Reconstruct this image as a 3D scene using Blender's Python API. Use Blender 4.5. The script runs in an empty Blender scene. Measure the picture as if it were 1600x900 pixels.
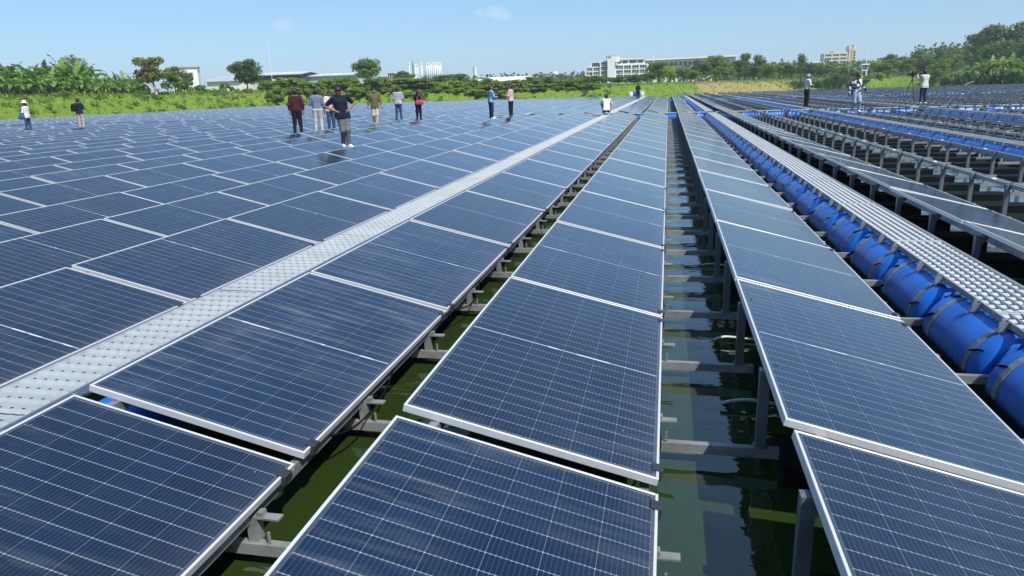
import bpy, bmesh, math, random
import numpy as np
from mathutils import Vector, Matrix, noise as mnoise

rnd = random.Random(7)
nrs = np.random.RandomState(5)
sc = bpy.context.scene
COL = sc.collection

# ------------------------------------------------------------------ camera
HAZE = .00032
CAM_F, PITCH, YAW, ROLL, CAM_H = 1129.5, 0.26730, 0.21330, 0.03076, 1.5895
_cy, _sy, _cp, _sp = math.cos(YAW), math.sin(YAW), math.cos(PITCH), math.sin(PITCH)
_R = Vector((_cy, _sy, 0)); FWD = Vector((-_sy*_cp, _cy*_cp, -_sp)); _U = Vector((-_sy*_sp, _cy*_sp, _cp))
RGT = _R*math.cos(ROLL) - _U*math.sin(ROLL)
UPV = _R*math.sin(ROLL) + _U*math.cos(ROLL)
CAM = Vector((0, 0, CAM_H))
cd = bpy.data.cameras.new('camera'); cam = bpy.data.objects.new('camera', cd); COL.objects.link(cam)
cam.matrix_world = Matrix(((RGT.x, UPV.x, -FWD.x, 0), (RGT.y, UPV.y, -FWD.y, 0), (RGT.z, UPV.z, -FWD.z, CAM_H), (0, 0, 0, 1)))
cd.sensor_width = 36.0; cd.lens = CAM_F/1600*36; cd.clip_start = 0.05; cd.clip_end = 9000
sc.camera = cam

# ------------------------------------------------------------------ light, sky, exposure
SUN_FROM = Vector((0.55, -0.50, 1.0)).normalized()
SUN_EL = math.asin(SUN_FROM.z); SUN_AZ = math.atan2(SUN_FROM.x, SUN_FROM.y)
sl = bpy.data.lights.new('sun', 'SUN'); sl.energy = 4.6; sl.angle = math.radians(0.53); sl.color = (1.0, 0.955, 0.88)
so = bpy.data.objects.new('sun', sl); COL.objects.link(so)
so.rotation_euler = SUN_FROM.to_track_quat('Z', 'Y').to_euler()
W = bpy.data.worlds.new('World'); sc.world = W; W.use_nodes = True
wn = W.node_tree; wn.nodes.clear()
sky = wn.nodes.new('ShaderNodeTexSky'); sky.sky_type = 'NISHITA'; sky.sun_disc = False
sky.sun_elevation = SUN_EL; sky.sun_rotation = SUN_AZ
sky.air_density = 1.0; sky.dust_density = 0.6; sky.ozone_density = 2.5; sky.altitude = 10
bg = wn.nodes.new('ShaderNodeBackground'); bg.inputs[1].default_value = 0.098
wo = wn.nodes.new('ShaderNodeOutputWorld')
tc = wn.nodes.new('ShaderNodeTexCoord')
gain = wn.nodes.new('ShaderNodeMix'); gain.data_type = 'RGBA'; gain.blend_type = 'MULTIPLY'; gain.inputs[0].default_value = 1.0
SKY_TINT = gain.inputs[7]
SKY_TINT.default_value = (0.72, 0.96, 1.18, 1)
wn.links.new(sky.outputs[0], gain.inputs[6])
veil = wn.nodes.new('ShaderNodeMix'); veil.data_type = 'RGBA'; veil.inputs[0].default_value = .36
veil.inputs[7].default_value = (2.55, 4.45, 6.9, 1); wn.links.new(gain.outputs[2], veil.inputs[6])
def px_dir(u, v):
    return (FWD + RGT*((u-800)/CAM_F) + UPV*((450-v)/CAM_F)).normalized()
last = veil.outputs[2]
def wmath(op, a, b=None, c=None):
    n = wn.nodes.new('ShaderNodeMath'); n.operation = op
    for i, s in enumerate((a, b, c)):
        if s is None: continue
        if isinstance(s, (int, float)): n.inputs[i].default_value = s
        else: wn.links.new(s, n.inputs[i])
    return n.outputs[0]
# two small faint clouds, wisps of noise around their own directions in the sky
wnoise = wn.nodes.new('ShaderNodeTexNoise'); wnoise.inputs['Scale'].default_value = 55; wnoise.inputs['Detail'].default_value = 6
wn.links.new(tc.outputs['Generated'], wnoise.inputs['Vector'])
for (u, v, wu, wv, amt) in ((770, 20, 26, 11, .55), (786, 25, 14, 7, .35), (446, 38, 20, 9, .3)):
    d0 = px_dir(u, v)
    vs = wn.nodes.new('ShaderNodeVectorMath'); vs.operation = 'SUBTRACT'
    wn.links.new(tc.outputs['Generated'], vs.inputs[0]); vs.inputs[1].default_value = d0
    da = wn.nodes.new('ShaderNodeVectorMath'); da.operation = 'DOT_PRODUCT'; wn.links.new(vs.outputs[0], da.inputs[0]); da.inputs[1].default_value = Vector((d0.y, -d0.x, 0)).normalized()
    db = wn.nodes.new('ShaderNodeVectorMath'); db.operation = 'DOT_PRODUCT'; wn.links.new(vs.outputs[0], db.inputs[0]); db.inputs[1].default_value = (0, 0, 1)
    dc = wn.nodes.new('ShaderNodeVectorMath'); dc.operation = 'LENGTH'; wn.links.new(vs.outputs[0], dc.inputs[0])
    q = wmath('ADD', wmath('POWER', wmath('ABSOLUTE', wmath('MULTIPLY', da.outputs['Value'], CAM_F/wu)), 2), wmath('POWER', wmath('ABSOLUTE', wmath('MULTIPLY', db.outputs['Value'], CAM_F/wv)), 2))
    m = wmath('SUBTRACT', 1.0, wmath('ADD', q, wmath('MULTIPLY', wmath('SUBTRACT', wnoise.outputs['Fac'], .5), 3.2)))
    front = wmath('LESS_THAN', dc.outputs['Value'], .5)
    m = wmath('MULTIPLY', wmath('MULTIPLY', wmath('MINIMUM', wmath('MAXIMUM', m, 0), 1), front), amt)
    cm = wn.nodes.new('ShaderNodeMix'); cm.data_type = 'RGBA'
    wn.links.new(m, cm.inputs[0]); wn.links.new(last, cm.inputs[6]); cm.inputs[7].default_value = (6.2, 6.5, 7.2, 1)
    last = cm.outputs[2]
wn.links.new(last, bg.inputs[0]); wn.links.new(bg.outputs[0], wo.inputs[0])
vs_ = sc.view_settings; sc.display_settings.display_device = 'sRGB'
vs_.view_transform = 'Standard'; vs_.look = 'None'; vs_.exposure = 0.42; vs_.gamma = 1.0; vs_.use_curve_mapping = False
sc.cycles.max_bounces = 8; sc.cycles.transparent_max_bounces = 8
sc.cycles.caustics_reflective = False; sc.cycles.caustics_refractive = False

# ------------------------------------------------------------------ helpers
def ray_at_y(u, v, Y):
    d = FWD + RGT*((u-800)/CAM_F) + UPV*((450-v)/CAM_F)
    return CAM + d*(Y/d.y)
def ray_at_z(u, v, z):
    d = FWD + RGT*((u-800)/CAM_F) + UPV*((450-v)/CAM_F)
    return CAM + d*((z-CAM_H)/d.z)
def px(p):
    P = Vector(p)-CAM; d = P.dot(FWD)
    if d < 0.02: return None
    return (800+CAM_F*P.dot(RGT)/d, 450-CAM_F*P.dot(UPV)/d)
def visible(pts, m=0):
    for p in pts:
        q = px(p)
        if q and -m <= q[0] <= 1600+m and -m <= q[1] <= 900+m: return True
    return False
ORD = ['zeroth', 'first', 'second', 'third', 'fourth', 'fifth', 'sixth', 'seventh', 'eighth', 'ninth', 'tenth', 'eleventh', 'twelfth',
       'thirteenth', 'fourteenth', 'fifteenth', 'sixteenth', 'seventeenth', 'eighteenth', 'nineteenth']
TENS = {20: 'twent', 30: 'thirt', 40: 'fort', 50: 'fift', 60: 'sixt'}
def ordw(n):
    if n < 20: return ORD[n]
    t, r = n//10*10, n % 10
    return TENS[t]+'ieth' if r == 0 else TENS[t]+'y-'+ORD[r]

class MB:
    """collects polygons and links them as one mesh object"""
    def __init__(s): s.v = []; s.f = []; s.m = []; s.uv = {}
    def quad(s, a, b, c, d, m=0):
        n = len(s.v); s.v += [tuple(a), tuple(b), tuple(c), tuple(d)]; s.f.append((n, n+1, n+2, n+3)); s.m.append(m); return len(s.f)-1
    def tri(s, a, b, c, m=0):
        n = len(s.v); s.v += [tuple(a), tuple(b), tuple(c)]; s.f.append((n, n+1, n+2)); s.m.append(m)
    def box(s, c, size, m=0, rot=None):
        hx, hy, hz = size[0]/2, size[1]/2, size[2]/2
        n = len(s.v); c = Vector(c)
        for dx, dy, dz in ((-1,-1,-1),(1,-1,-1),(1,1,-1),(-1,1,-1),(-1,-1,1),(1,-1,1),(1,1,1),(-1,1,1)):
            p = Vector((dx*hx, dy*hy, dz*hz))
            if rot is not None: p = rot @ p
            s.v.append(tuple(c+p))
        for q in ((0,3,2,1),(4,5,6,7),(0,1,5,4),(1,2,6,5),(2,3,7,6),(3,0,4,7)):
            s.f.append(tuple(n+i for i in q)); s.m.append(m)
    def span(s, x0, x1, y0, y1, z0, z1, m=0):
        s.box(((x0+x1)/2, (y0+y1)/2, (z0+z1)/2), (x1-x0, y1-y0, z1-z0), m)
    def bar(s, a, b, w, h, m=0, up=(0, 0, 1)):
        a, b = Vector(a), Vector(b); d = (b-a); L = d.length; d.normalize()
        x = d.cross(Vector(up))
        if x.length < 1e-4: x = d.cross(Vector((1, 0, 0)))
        x.normalize(); z = x.cross(d)
        s.box((a+b)/2, (w, L, h), m, Matrix((x, d, z)).transposed())
    def tube(s, pts, radii, n=8, m=0, cap=True):
        pts = [Vector(p) for p in pts]; base = len(s.v); k = len(pts)
        prev = None
        for i, p in enumerate(pts):
            t = (pts[min(i+1, k-1)]-pts[max(i-1, 0)]).normalized()
            if prev is None:
                a = t.cross(Vector((0, 0, 1)))
                if a.length < 1e-3: a = t.cross(Vector((0, 1, 0)))
            else: a = prev-t*prev.dot(t)
            a.normalize(); prev = a; b = t.cross(a)
            r = radii[i] if isinstance(radii, (list, tuple)) else radii
            for j in range(n):
                an = 2*math.pi*j/n; s.v.append(tuple(p+a*(r*math.cos(an))+b*(r*math.sin(an))))
        for i in range(k-1):
            for j in range(n):
                j2 = (j+1) % n
                s.f.append((base+i*n+j, base+i*n+j2, base+(i+1)*n+j2, base+(i+1)*n+j)); s.m.append(m)
        if cap:
            s.f.append(tuple(base+j for j in reversed(range(n)))); s.m.append(m)
            s.f.append(tuple(base+(k-1)*n+j for j in range(n))); s.m.append(m)
    def sphere(s, c, r, n=8, m=0, sc_=(1, 1, 1)):
        c = Vector(c); base = len(s.v); rings = max(4, n//2+1)
        for i in range(rings+1):
            th = math.pi*i/rings
            for j in range(n):
                ph = 2*math.pi*j/n
                s.v.append((c.x+r*sc_[0]*math.sin(th)*math.cos(ph), c.y+r*sc_[1]*math.sin(th)*math.sin(ph), c.z+r*sc_[2]*math.cos(th)))
        for i in range(rings):
            for j in range(n):
                j2 = (j+1) % n
                s.f.append((base+i*n+j, base+(i+1)*n+j, base+(i+1)*n+j2, base+i*n+j2)); s.m.append(m)
    def mesh(s, name, mats, smooth=False):
        me = bpy.data.meshes.new(name); me.from_pydata(s.v, [], s.f)
        for mt in (mats if isinstance(mats, (list, tuple)) else [mats]): me.materials.append(mt)
        if any(s.m): me.polygons.foreach_set('material_index', s.m)
        if smooth: me.polygons.foreach_set('use_smooth', [True]*len(me.polygons))
        me.update(); return me
    def build(s, name, mats, parent=None, smooth=False):
        return link(name, s.mesh(name, mats, smooth), parent)

def link(name, data, parent=None, loc=None, rot=None, scale=None):
    o = bpy.data.objects.new(name, data); COL.objects.link(o)
    if parent is not None: o.parent = parent
    if loc is not None: o.location = loc
    if rot is not None: o.rotation_euler = rot
    if scale is not None: o.scale = scale
    return o
def tag(o, label=None, cat=None, group=None, kind=None):
    if label: o['label'] = label
    if cat: o['category'] = cat
    if group: o['group'] = group
    if kind: o['kind'] = kind
    return o
def thing(name, label, cat, loc=(0, 0, 0), rz=0, group=None):
    o = link(name, None, None, loc, (0, 0, rz)); o.empty_display_size = .1
    return tag(o, label, cat, group)

# ------------------------------------------------------------------ materials
class NT:
    def __init__(s, name):
        s.mat = bpy.data.materials.new(name); s.mat.use_nodes = True; s.t = s.mat.node_tree
        s.b = s.t.nodes['Principled BSDF']
    def n(s, typ, **kw):
        nd = s.t.nodes.new(typ)
        for k, v in kw.items(): setattr(nd, k, v)
        return nd
    def put(s, sock, v):
        if isinstance(v, bpy.types.NodeSocket): s.t.links.new(v, sock)
        elif isinstance(v, (tuple, list)) and len(v) == 3 and sock.type == 'RGBA': sock.default_value = (*v, 1)
        else: sock.default_value = v
    def math(s, op, a, b=None, c=None, clamp=False):
        nd = s.n('ShaderNodeMath', operation=op); nd.use_clamp = clamp
        for i, x in enumerate((a, b, c)):
            if x is not None: s.put(nd.inputs[i], x)
        return nd.outputs[0]
    def mix(s, f, a, b, blend='MIX'):
        nd = s.n('ShaderNodeMix', data_type='RGBA', blend_type=blend)
        s.put(nd.inputs[0], f); s.put(nd.inputs[6], a); s.put(nd.inputs[7], b); return nd.outputs[2]
    def noise(s, scale, detail=3, rough=.55, vec=None, out='Fac'):
        nd = s.n('ShaderNodeTexNoise'); nd.inputs['Scale'].default_value = scale; nd.inputs['Detail'].default_value = detail
        nd.inputs['Roughness'].default_value = rough
        if vec is not None: s.put(nd.inputs['Vector'], vec)
        return nd.outputs[out]
    def coord(s, o='Object'): return s.n('ShaderNodeTexCoord').outputs[o]
    def pos(s): return s.n('ShaderNodeNewGeometry').outputs['Position']
    def ramp(s, f, stops):
        nd = s.n('ShaderNodeValToRGB'); e = nd.color_ramp.elements
        while len(e) < len(stops): e.new(.5)
        for el, (p, c) in zip(e, stops): el.position = p; el.color = (*c, 1) if len(c) == 3 else c
        s.put(nd.inputs[0], f); return nd.outputs[0]
    def bump(s, h, strength=.3, dist=.02):
        nd = s.n('ShaderNodeBump'); nd.inputs['Strength'].default_value = strength; nd.inputs['Distance'].default_value = dist
        s.put(nd.inputs['Height'], h); s.put(s.b.inputs['Normal'], nd.outputs[0])
    def set(s, **kw):
        names = dict(color='Base Color', rough='Roughness', metal='Metallic', ior='IOR', coat='Coat Weight', coatr='Coat Roughness', spec='Specular IOR Level', sss='Subsurface Weight', sheen='Sheen Weight', sheenr='Sheen Roughness')
        for k, v in kw.items(): s.put(s.b.inputs[names[k]], v)
        return s

def simple(name, color, rough=.6, metal=0., var=.25, scale=8, spec=None, bump=0):
    m = NT(name); f = m.noise(scale, 4, .6, m.coord())
    c2 = tuple(x*(1-var) for x in color); c1 = tuple(min(1, x*(1+var*.6)) for x in color)
    m.set(color=m.ramp(f, [(.3, c2), (.7, c1)]), rough=rough, metal=metal)
    if spec is not None: m.set(spec=spec)
    if bump: m.bump(f, bump, .01)
    return m.mat

def mat_glass():
    m = NT('solar_glass')
    uv = m.n('ShaderNodeUVMap').outputs[0]
    sp = m.n('ShaderNodeSeparateXYZ'); m.put(sp.inputs[0], uv); u, v = sp.outputs[0], sp.outputs[1]
    def cmpgt(a, b): return m.math('GREATER_THAN', a, b)
    def tri(x): return m.math('ABSOLUTE', m.math('SUBTRACT', m.math('FRACT', x), .5))
    P0 = m.pos()
    up = m.math('DIVIDE', m.math('SUBTRACT', u, .012), .976)
    half = m.math('ABSOLUTE', m.math('SUBTRACT', v, .5))
    rowc = m.math('MULTIPLY', m.math('DIVIDE', half, .493), 12)
    col = m.math('MULTIPLY', up, 6)
    tc_, tr_ = tri(col), tri(rowc)
    gapc = cmpgt(tc_, .4915); gapr = cmpgt(tr_, .484)
    mid = m.math('LESS_THAN', half, .0032)
    dia = m.math('GREATER_THAN', m.math('ADD', m.math('MULTIPLY', tc_, 2.), tr_), 1.462)
    bus = cmpgt(tri(m.math('MULTIPLY', up, 60)), .462)
    inside = m.math('MULTIPLY', m.math('MULTIPLY', cmpgt(up, 0.), m.math('LESS_THAN', up, 1.)), m.math('LESS_THAN', half, .493))
    # each module is a touch different in tone, each cell too
    oi = m.n('ShaderNodeObjectInfo').outputs['Random']
    cellid = m.n('ShaderNodeCombineXYZ'); m.put(cellid.inputs[0], m.math('FLOOR', col)); m.put(cellid.inputs[1], m.math('FLOOR', m.math('MULTIPLY', v, 24))); m.put(cellid.inputs[2], m.math('MULTIPLY', oi, 40))
    wnz = m.n('ShaderNodeTexWhiteNoise', noise_dimensions='3D'); m.put(wnz.inputs['Vector'], cellid.outputs[0])
    tone = m.math('ADD', m.math('MULTIPLY', wnz.outputs['Value'], .35), m.math('ADD', .6, m.math('MULTIPLY', oi, .55)))
    cell = m.mix(1., (.0026, .0125, .0350), tone, 'MULTIPLY')
    c = m.mix(m.math('MULTIPLY', bus, .16), cell, (.30, .34, .42))
    c = m.mix(m.math('MULTIPLY', gapc, .19), c, (.30, .34, .40))
    c = m.mix(m.math('MULTIPLY', gapr, .42), c, (.46, .50, .55))
    stub = m.math('MULTIPLY', cmpgt(tri(m.math('MULTIPLY', up, 60)), .40), cmpgt(tr_, .452))
    c = m.mix(m.math('MULTIPLY', stub, .22), c, (.50, .54, .60))
    c = m.mix(m.math('MULTIPLY', dia, .30), c, (.62, .66, .7))
    dash = cmpgt(m.noise(5., 2, .5, P0), .58)  # painted glints: random brighter dashes along the mid line
    c = m.mix(m.math('MULTIPLY', mid, m.math('ADD', .38, m.math('MULTIPLY', dash, .5))), c, (.62, .65, .68))
    c = m.mix(inside, (.04, .05, .075), c)
    # dust film and a few droppings
    P = m.pos()
    dust = m.noise(2.3, 5, .65, P)
    edge = m.math('POWER', m.math('MAXIMUM', m.math('SUBTRACT', u, .80), 0.), 1.4)
    df = m.math('ADD', m.math('MULTIPLY', m.math('MAXIMUM', m.math('SUBTRACT', dust, .35), 0.), .05), m.math('MULTIPLY', edge, .45))
    c = m.mix(df, c, (.34, .35, .36))
    mp = m.n('ShaderNodeMapping'); m.put(mp.inputs[0], P); mp.inputs['Scale'].default_value = (1.2, 9., 1.)
    streak = m.noise(1.6, 4, .7, mp.outputs[0]); blot = m.noise(.55, 3, .6, P)
    film = m.math('MULTIPLY', m.math('MULTIPLY', m.math('MAXIMUM', m.math('SUBTRACT', streak, .48), 0.), m.math('MAXIMUM', m.math('SUBTRACT', blot, .42), 0.)), m.math('ADD', .5, m.math('MULTIPLY', oi, 1.6)))
    c = m.mix(m.math('MULTIPLY', film, 2.6), c, (.30, .31, .31))
    sp1 = m.noise(55, 1, .5, P); sp2 = m.noise(9, 2, .5, P)
    drop = m.math('MULTIPLY', cmpgt(sp1, .84), cmpgt(sp2, .55))
    c = m.mix(m.math('MULTIPLY', drop, .7), c, (.6, .6, .56))
    m.set(color=c, ior=1.47, sheen=.04, sheenr=.45); m.b.inputs['Sheen Tint'].default_value = (.8, .82, .86, 1)
    m.set(rough=m.math('ADD', .075, m.math('MULTIPLY', dust, .12)))
    wv = m.noise(1.1, 2, .5, P)
    m.bump(wv, .06, .02)
    return m.mat

def mat_water():
    m = NT('lake_water'); P = m.pos()
    mp = m.n('ShaderNodeMapping'); m.put(mp.inputs[0], P); mp.inputs['Scale'].default_value = (1.0, 2.0, 1)
    a = m.noise(1.6, 3, .5, mp.outputs[0]); b = m.noise(6.5, 2, .5, mp.outputs[0])
    h = m.math('ADD', m.math('MULTIPLY', a, 1.), m.math('MULTIPLY', b, .22))
    big = m.noise(.05, 2, .5, P)
    m.set(color=m.ramp(big, [(.3, (.016, .030, .006)), (.7, (.026, .044, .009))]), rough=.03, ior=1.80)
    m.bump(h, .38, .028)
    return m.mat

def mat_alu(name, col=(.60, .62, .64), rough=.42, metal=.75, stain=.35, scale=3.5):
    m = NT(name); P = m.pos()
    f = m.noise(scale, 5, .65, P); g = m.noise(scale*9, 3, .6, P)
    dark = tuple(x*(1-stain) for x in col)
    c = m.ramp(f, [(.28, dark), (.62, col)])
    c = m.mix(m.math('MULTIPLY', g, .22), c, (.34, .33, .30))
    m.set(color=c, metal=metal, rough=m.ramp(g, [(.3, (rough-.08,)*3), (.7, (rough+.12,)*3)]))
    m.bump(g, .05, .003)
    return m.mat

def mat_leaf(name, dark, light, trans=.35, yellow=None, yf=.0):
    m = NT(name); P = m.pos()
    f = m.noise(.9, 3, .6, P); g = m.noise(14, 2, .6, P)
    oi = m.n('ShaderNodeObjectInfo').outputs['Random']
    k = m.math('ADD', m.math('MULTIPLY', f, .6), m.math('ADD', m.math('MULTIPLY', g, .45), m.math('MULTIPLY', m.math('SUBTRACT', oi, .5), .3)))
    c = m.ramp(k, [(.32, dark), (.72, light)])
    if yellow is not None:
        y = m.noise(1.4, 3, .6, P)
        c = m.mix(m.math('MULTIPLY', m.math('GREATER_THAN', y, 1-yf), .8), c, yellow)
    m.set(color=c, rough=.5, spec=.35)
    tr = m.n('ShaderNodeBsdfTranslucent'); m.put(tr.inputs[0], m.mix(1., c, (1.15, 1.2, .55), 'MULTIPLY'))
    mx = m.n('ShaderNodeMixShader'); mx.inputs[0].default_value = trans
    m.t.links.new(m.b.outputs[0], mx.inputs[1]); m.t.links.new(tr.outputs[0], mx.inputs[2])
    m.t.links.new(mx.outputs[0], m.t.nodes['Material Output'].inputs[0])
    return m.mat

M = {}
M['glass'] = mat_glass()
M['frame'] = mat_alu('anodised_frame', (.64, .65, .67), .42, .25, .10, 2.)
M['backsheet'] = simple('backsheet', (.62, .62, .60), .6)
M['steel'] = mat_alu('galvanised_steel', (.40, .43, .46), .45, .7, .35)
M['post'] = mat_alu('dull_steel_post', (.15, .17, .195), .5, .5, .35)
M['beam'] = mat_alu('weathered_beam', (.36, .37, .37), .5, .5, .5, 5.)
M['plank'] = mat_alu('walkway_aluminium', (.56, .58, .59), .45, .3, .14, 2.5)
M['clamp'] = simple('black_clamp', (.03, .03, .032), .45)
M['white'] = simple('white_paint', (.78, .78, .76), .5, var=.06)
M['drum'] = None
M['strap'] = simple('strap_band', (.20, .23, .24), .5, .3)
M['rubber'] = simple('black_pipe', (.006, .007, .008), .7, spec=.1)
M['water'] = mat_water()

def mat_drum():
    m = NT('blue_drum_plastic'); P = m.pos()
    f = m.noise(2.5, 4, .6, P); g = m.noise(24, 3, .6, P); s = m.noise(7, 3, .7, P)
    c = m.ramp(f, [(.3, (.001, .088, .42)), (.7, (.002, .135, .57))])
    c = m.mix(m.math('MULTIPLY', m.math('GREATER_THAN', s, .72), .22), c, (.25, .33, .42))
    sz = m.n('ShaderNodeSeparateXYZ'); m.put(sz.inputs[0], P)
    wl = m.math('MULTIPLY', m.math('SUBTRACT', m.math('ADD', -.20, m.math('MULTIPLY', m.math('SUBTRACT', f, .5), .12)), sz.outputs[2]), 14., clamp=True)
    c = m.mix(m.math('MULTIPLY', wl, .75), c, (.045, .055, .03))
    fade = m.noise(1.1, 2, .5, P); c = m.mix(m.math('MULTIPLY', m.math('MAXIMUM', m.math('SUBTRACT', fade, .5), 0.), .55), c, (.16, .26, .45))
    m.set(color=c, rough=m.ramp(g, [(.3, (.28,)*3), (.7, (.45,)*3)]), spec=.5)
    m.bump(g, .05, .004)
    return m.mat
M['drum'] = mat_drum(); M['roofpale'] = simple('pale_roof', (.50, .52, .53), .6, var=.15, scale=.4)

# ------------------------------------------------------------------ lake, terrain
WATER_Z = -0.300
SHORE = [(-66, -80), (-66, 60), (-67.5, 92), (-63, 112), (-50, 127), (-30, 131), (-12, 138), (0, 143), (9, 160), (24, 167), (41, 199), (60, 224),
         (68, 214), (62, 178), (57, 152), (55, 136), (57, 118), (66, 90), (78, 40), (84, -80)]
_S = np.array(SHORE, float)
def shore_d(x, y):
    """signed distance to the shoreline, positive on land"""
    x = np.asarray(x, float); y = np.asarray(y, float)
    best = np.full(x.shape, 1e9); inside = np.zeros(x.shape, bool)
    n = len(_S)
    for i in range(n):
        ax, ay = _S[i]; bx, by = _S[(i+1) % n]
        ex, ey = bx-ax, by-ay
        t = np.clip(((x-ax)*ex+(y-ay)*ey)/(ex*ex+ey*ey), 0, 1)
        best = np.minimum(best, np.hypot(x-ax-t*ex, y-ay-t*ey))
        with np.errstate(divide='ignore', invalid='ignore'):
            c = ((ay > y) != (by > y)) & (x < (bx-ax)*(y-ay)/(by-ay+1e-12)+ax)
        inside ^= c
    return np.where(inside, -best, best)
def wob(x, y, s):
    return (np.sin(x*.71*s+1.3)*np.cos(y*.83*s+.4)+.6*np.sin(x*1.9*s-y*1.3*s+2.)+.4*np.cos(x*3.1*s+y*2.7*s))/2
def ground_z(x, y):
    x = np.asarray(x, float); y = np.asarray(y, float)
    d = shore_d(x, y)+wob(x, y, .25)*.9
    hb = np.where(x < -45, 3.0, 2.35)
    wl = np.where(x < -45, 7.5, 6.5)
    t = np.clip((d+.6)/wl, 0, 1); s = t*t*(3-2*t)
    z = WATER_Z-.25+hb*s+np.clip(d-wl, 0, 60)*.012+wob(x, y, .5)*.16*t+wob(x, y, 1.6)*.08*t
    return np.where(d < -.6, np.maximum(WATER_Z-.25+(d+.6)*.3, -2.2), z)
def gz(x, y): return float(ground_z(np.array([x]), np.array([y]))[0])

def mat_ground():
    m = NT('bank_ground'); P = m.pos()
    f = m.noise(.12, 4, .6, P); g = m.noise(1.3, 4, .65, P); h = m.noise(9, 3, .7, P)
    grass = m.ramp(m.math('ADD', m.math('MULTIPLY', g, .6), m.math('MULTIPLY', h, .4)), [(.3, (.075, .135, .016)), (.55, (.14, .22, .026)), (.75, (.20, .26, .045))])
    dry = m.ramp(h, [(.3, (.19, .155, .06)), (.7, (.34, .29, .12))])
    sx = m.n('ShaderNodeSeparateXYZ'); m.put(sx.inputs[0], P)
    r = m.math('MULTIPLY', m.math('MULTIPLY', m.math('SUBTRACT', sx.outputs[0], 1.), .14, clamp=True), m.math('MULTIPLY', m.math('SUBTRACT', 1., m.math('MULTIPLY', m.math('SUBTRACT', sx.outputs[0], 26.), .08, clamp=True)), .33))
    dryf = m.math('MULTIPLY', m.math('SUBTRACT', m.math('ADD', f, r), .62), 6., clamp=True)
    m.set(color=m.mix(dryf, grass, dry), rough=.95, spec=.1)
    m.bump(m.math('ADD', g, h), .5, .15)
    return m.mat
M['ground'] = mat_ground()

def make_ground():
    xs = np.concatenate([-np.geomspace(3500, 135, 12), np.arange(-125, 126, 1.6), np.geomspace(135, 3500, 12)])
    ys = np.concatenate([-np.geomspace(600, 90, 5), np.arange(-80, 20, 10.), np.arange(20, 262, 1.6), np.geomspace(268, 5000, 16)])
    X, Y = np.meshgrid(xs, ys, indexing='ij'); Z = ground_z(X, Y)
    nx, ny = X.shape
    v = np.stack([X.ravel(), Y.ravel(), Z.ravel()], 1)
    i = np.arange(nx-1)[:, None]*ny+np.arange(ny-1)[None, :]
    f = np.stack([i, i+ny, i+ny+1, i+1], -1).reshape(-1, 4)
    me = bpy.data.meshes.new('ground'); me.from_pydata(v.tolist(), [], f.tolist()); me.materials.append(M['ground'])
    me.polygons.foreach_set('use_smooth', [True]*len(f)); me.update()
    tag(link('ground', me), kind='structure')
    w = MB(); w.quad((-95, -85, WATER_Z), (95, -85, WATER_Z), (95, 240, WATER_Z), (-95, 240, WATER_Z))
    tag(w.build('lake_water', M['water']), kind='structure')
make_ground()

# ------------------------------------------------------------------ the solar field: layout
PW, PL, PITCH_Y, TILT = 1.134, 2.252, 2.30, 0.2428
CT, ST = math.cos(TILT), math.sin(TILT)
ROWP, GROUPP = 1.60, 5.40
def row_xr(g, r):                       # low, right-hand edge of row r (0..2) of group g
    return 0.0035+GROUPP*g+ROWP*(r-1)
BLOCK = {1: (0.45, 18), 2: (44.0, 16), 3: (81.6, 12), 4: (109.8, 8)}   # first y, panels per row
CROSS_Y = (42.75, 81.05-.15, 109.45)
def row_y0(g, r, b):
    y0 = BLOCK[b][0]
    if b == 1:
        if g < 0: y0 += max(-.055*((-g-1)*3+(2-r)), -.6)
        if (g, r) == (0, 2): y0 += .10
    return y0
def has_panel(g, r): return g <= 0 or (g, r) == (1, 0)
BEAM_Z, BEAM_H = -.19, .052

def row_lift(g, r): return .035 if g == 1 else 0.
def frame_mesh():
    b = MB(); t, d = .035, .035; lip = .012
    hx, hy = PW/2, PL/2
    b.span(-hx, -hx+lip, -hy, hy, -d, 0); b.span(hx-lip, hx, -hy, hy, -d, 0)
    b.span(-hx+lip, hx-lip, -hy, -hy+lip, -d, 0); b.span(-hx+lip, hx-lip, hy-lip, hy, -d, 0)
    me = b.mesh('frame', M['frame'])
    bm = bmesh.new(); bm.from_mesh(me)
    bmesh.ops.bevel(bm, geom=[e for e in bm.edges if e.is_boundary is False and len(e.link_faces) == 2], offset=.0016, segments=1, affect='EDGES')
    bm.to_mesh(me); bm.free(); return me
def glass_mesh():
    b = MB(); hx, hy = PW/2-.0115, PL/2-.0115
    b.quad((-hx, -hy, -.003), (hx, -hy, -.003), (hx, hy, -.003), (-hx, hy, -.003), 0)
    b.quad((-hx, hy, -.009), (hx, hy, -.009), (hx, -hy, -.009), (-hx, -hy, -.009), 1)
    me = b.mesh('glass', [M['glass'], M['backsheet']])
    uvl = me.uv_layers.new(name='UVMap')
    for i, c in enumerate(((0, 0), (1, 0), (1, 1), (0, 1))): uvl.data[i].uv = c
    return me
FRAME, GLASS = frame_mesh(), glass_mesh()
_cl = MB(); _cl.span(-.006, .017, -.03, .03, -.045, .004); _cl.span(-.03, .0, -.03, .03, .0012, .0045)
_cl.span(-.002, .012, -.012, .012, -.062, -.045)
CLAMP = _cl.mesh('clamp', M['clamp'])

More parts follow.
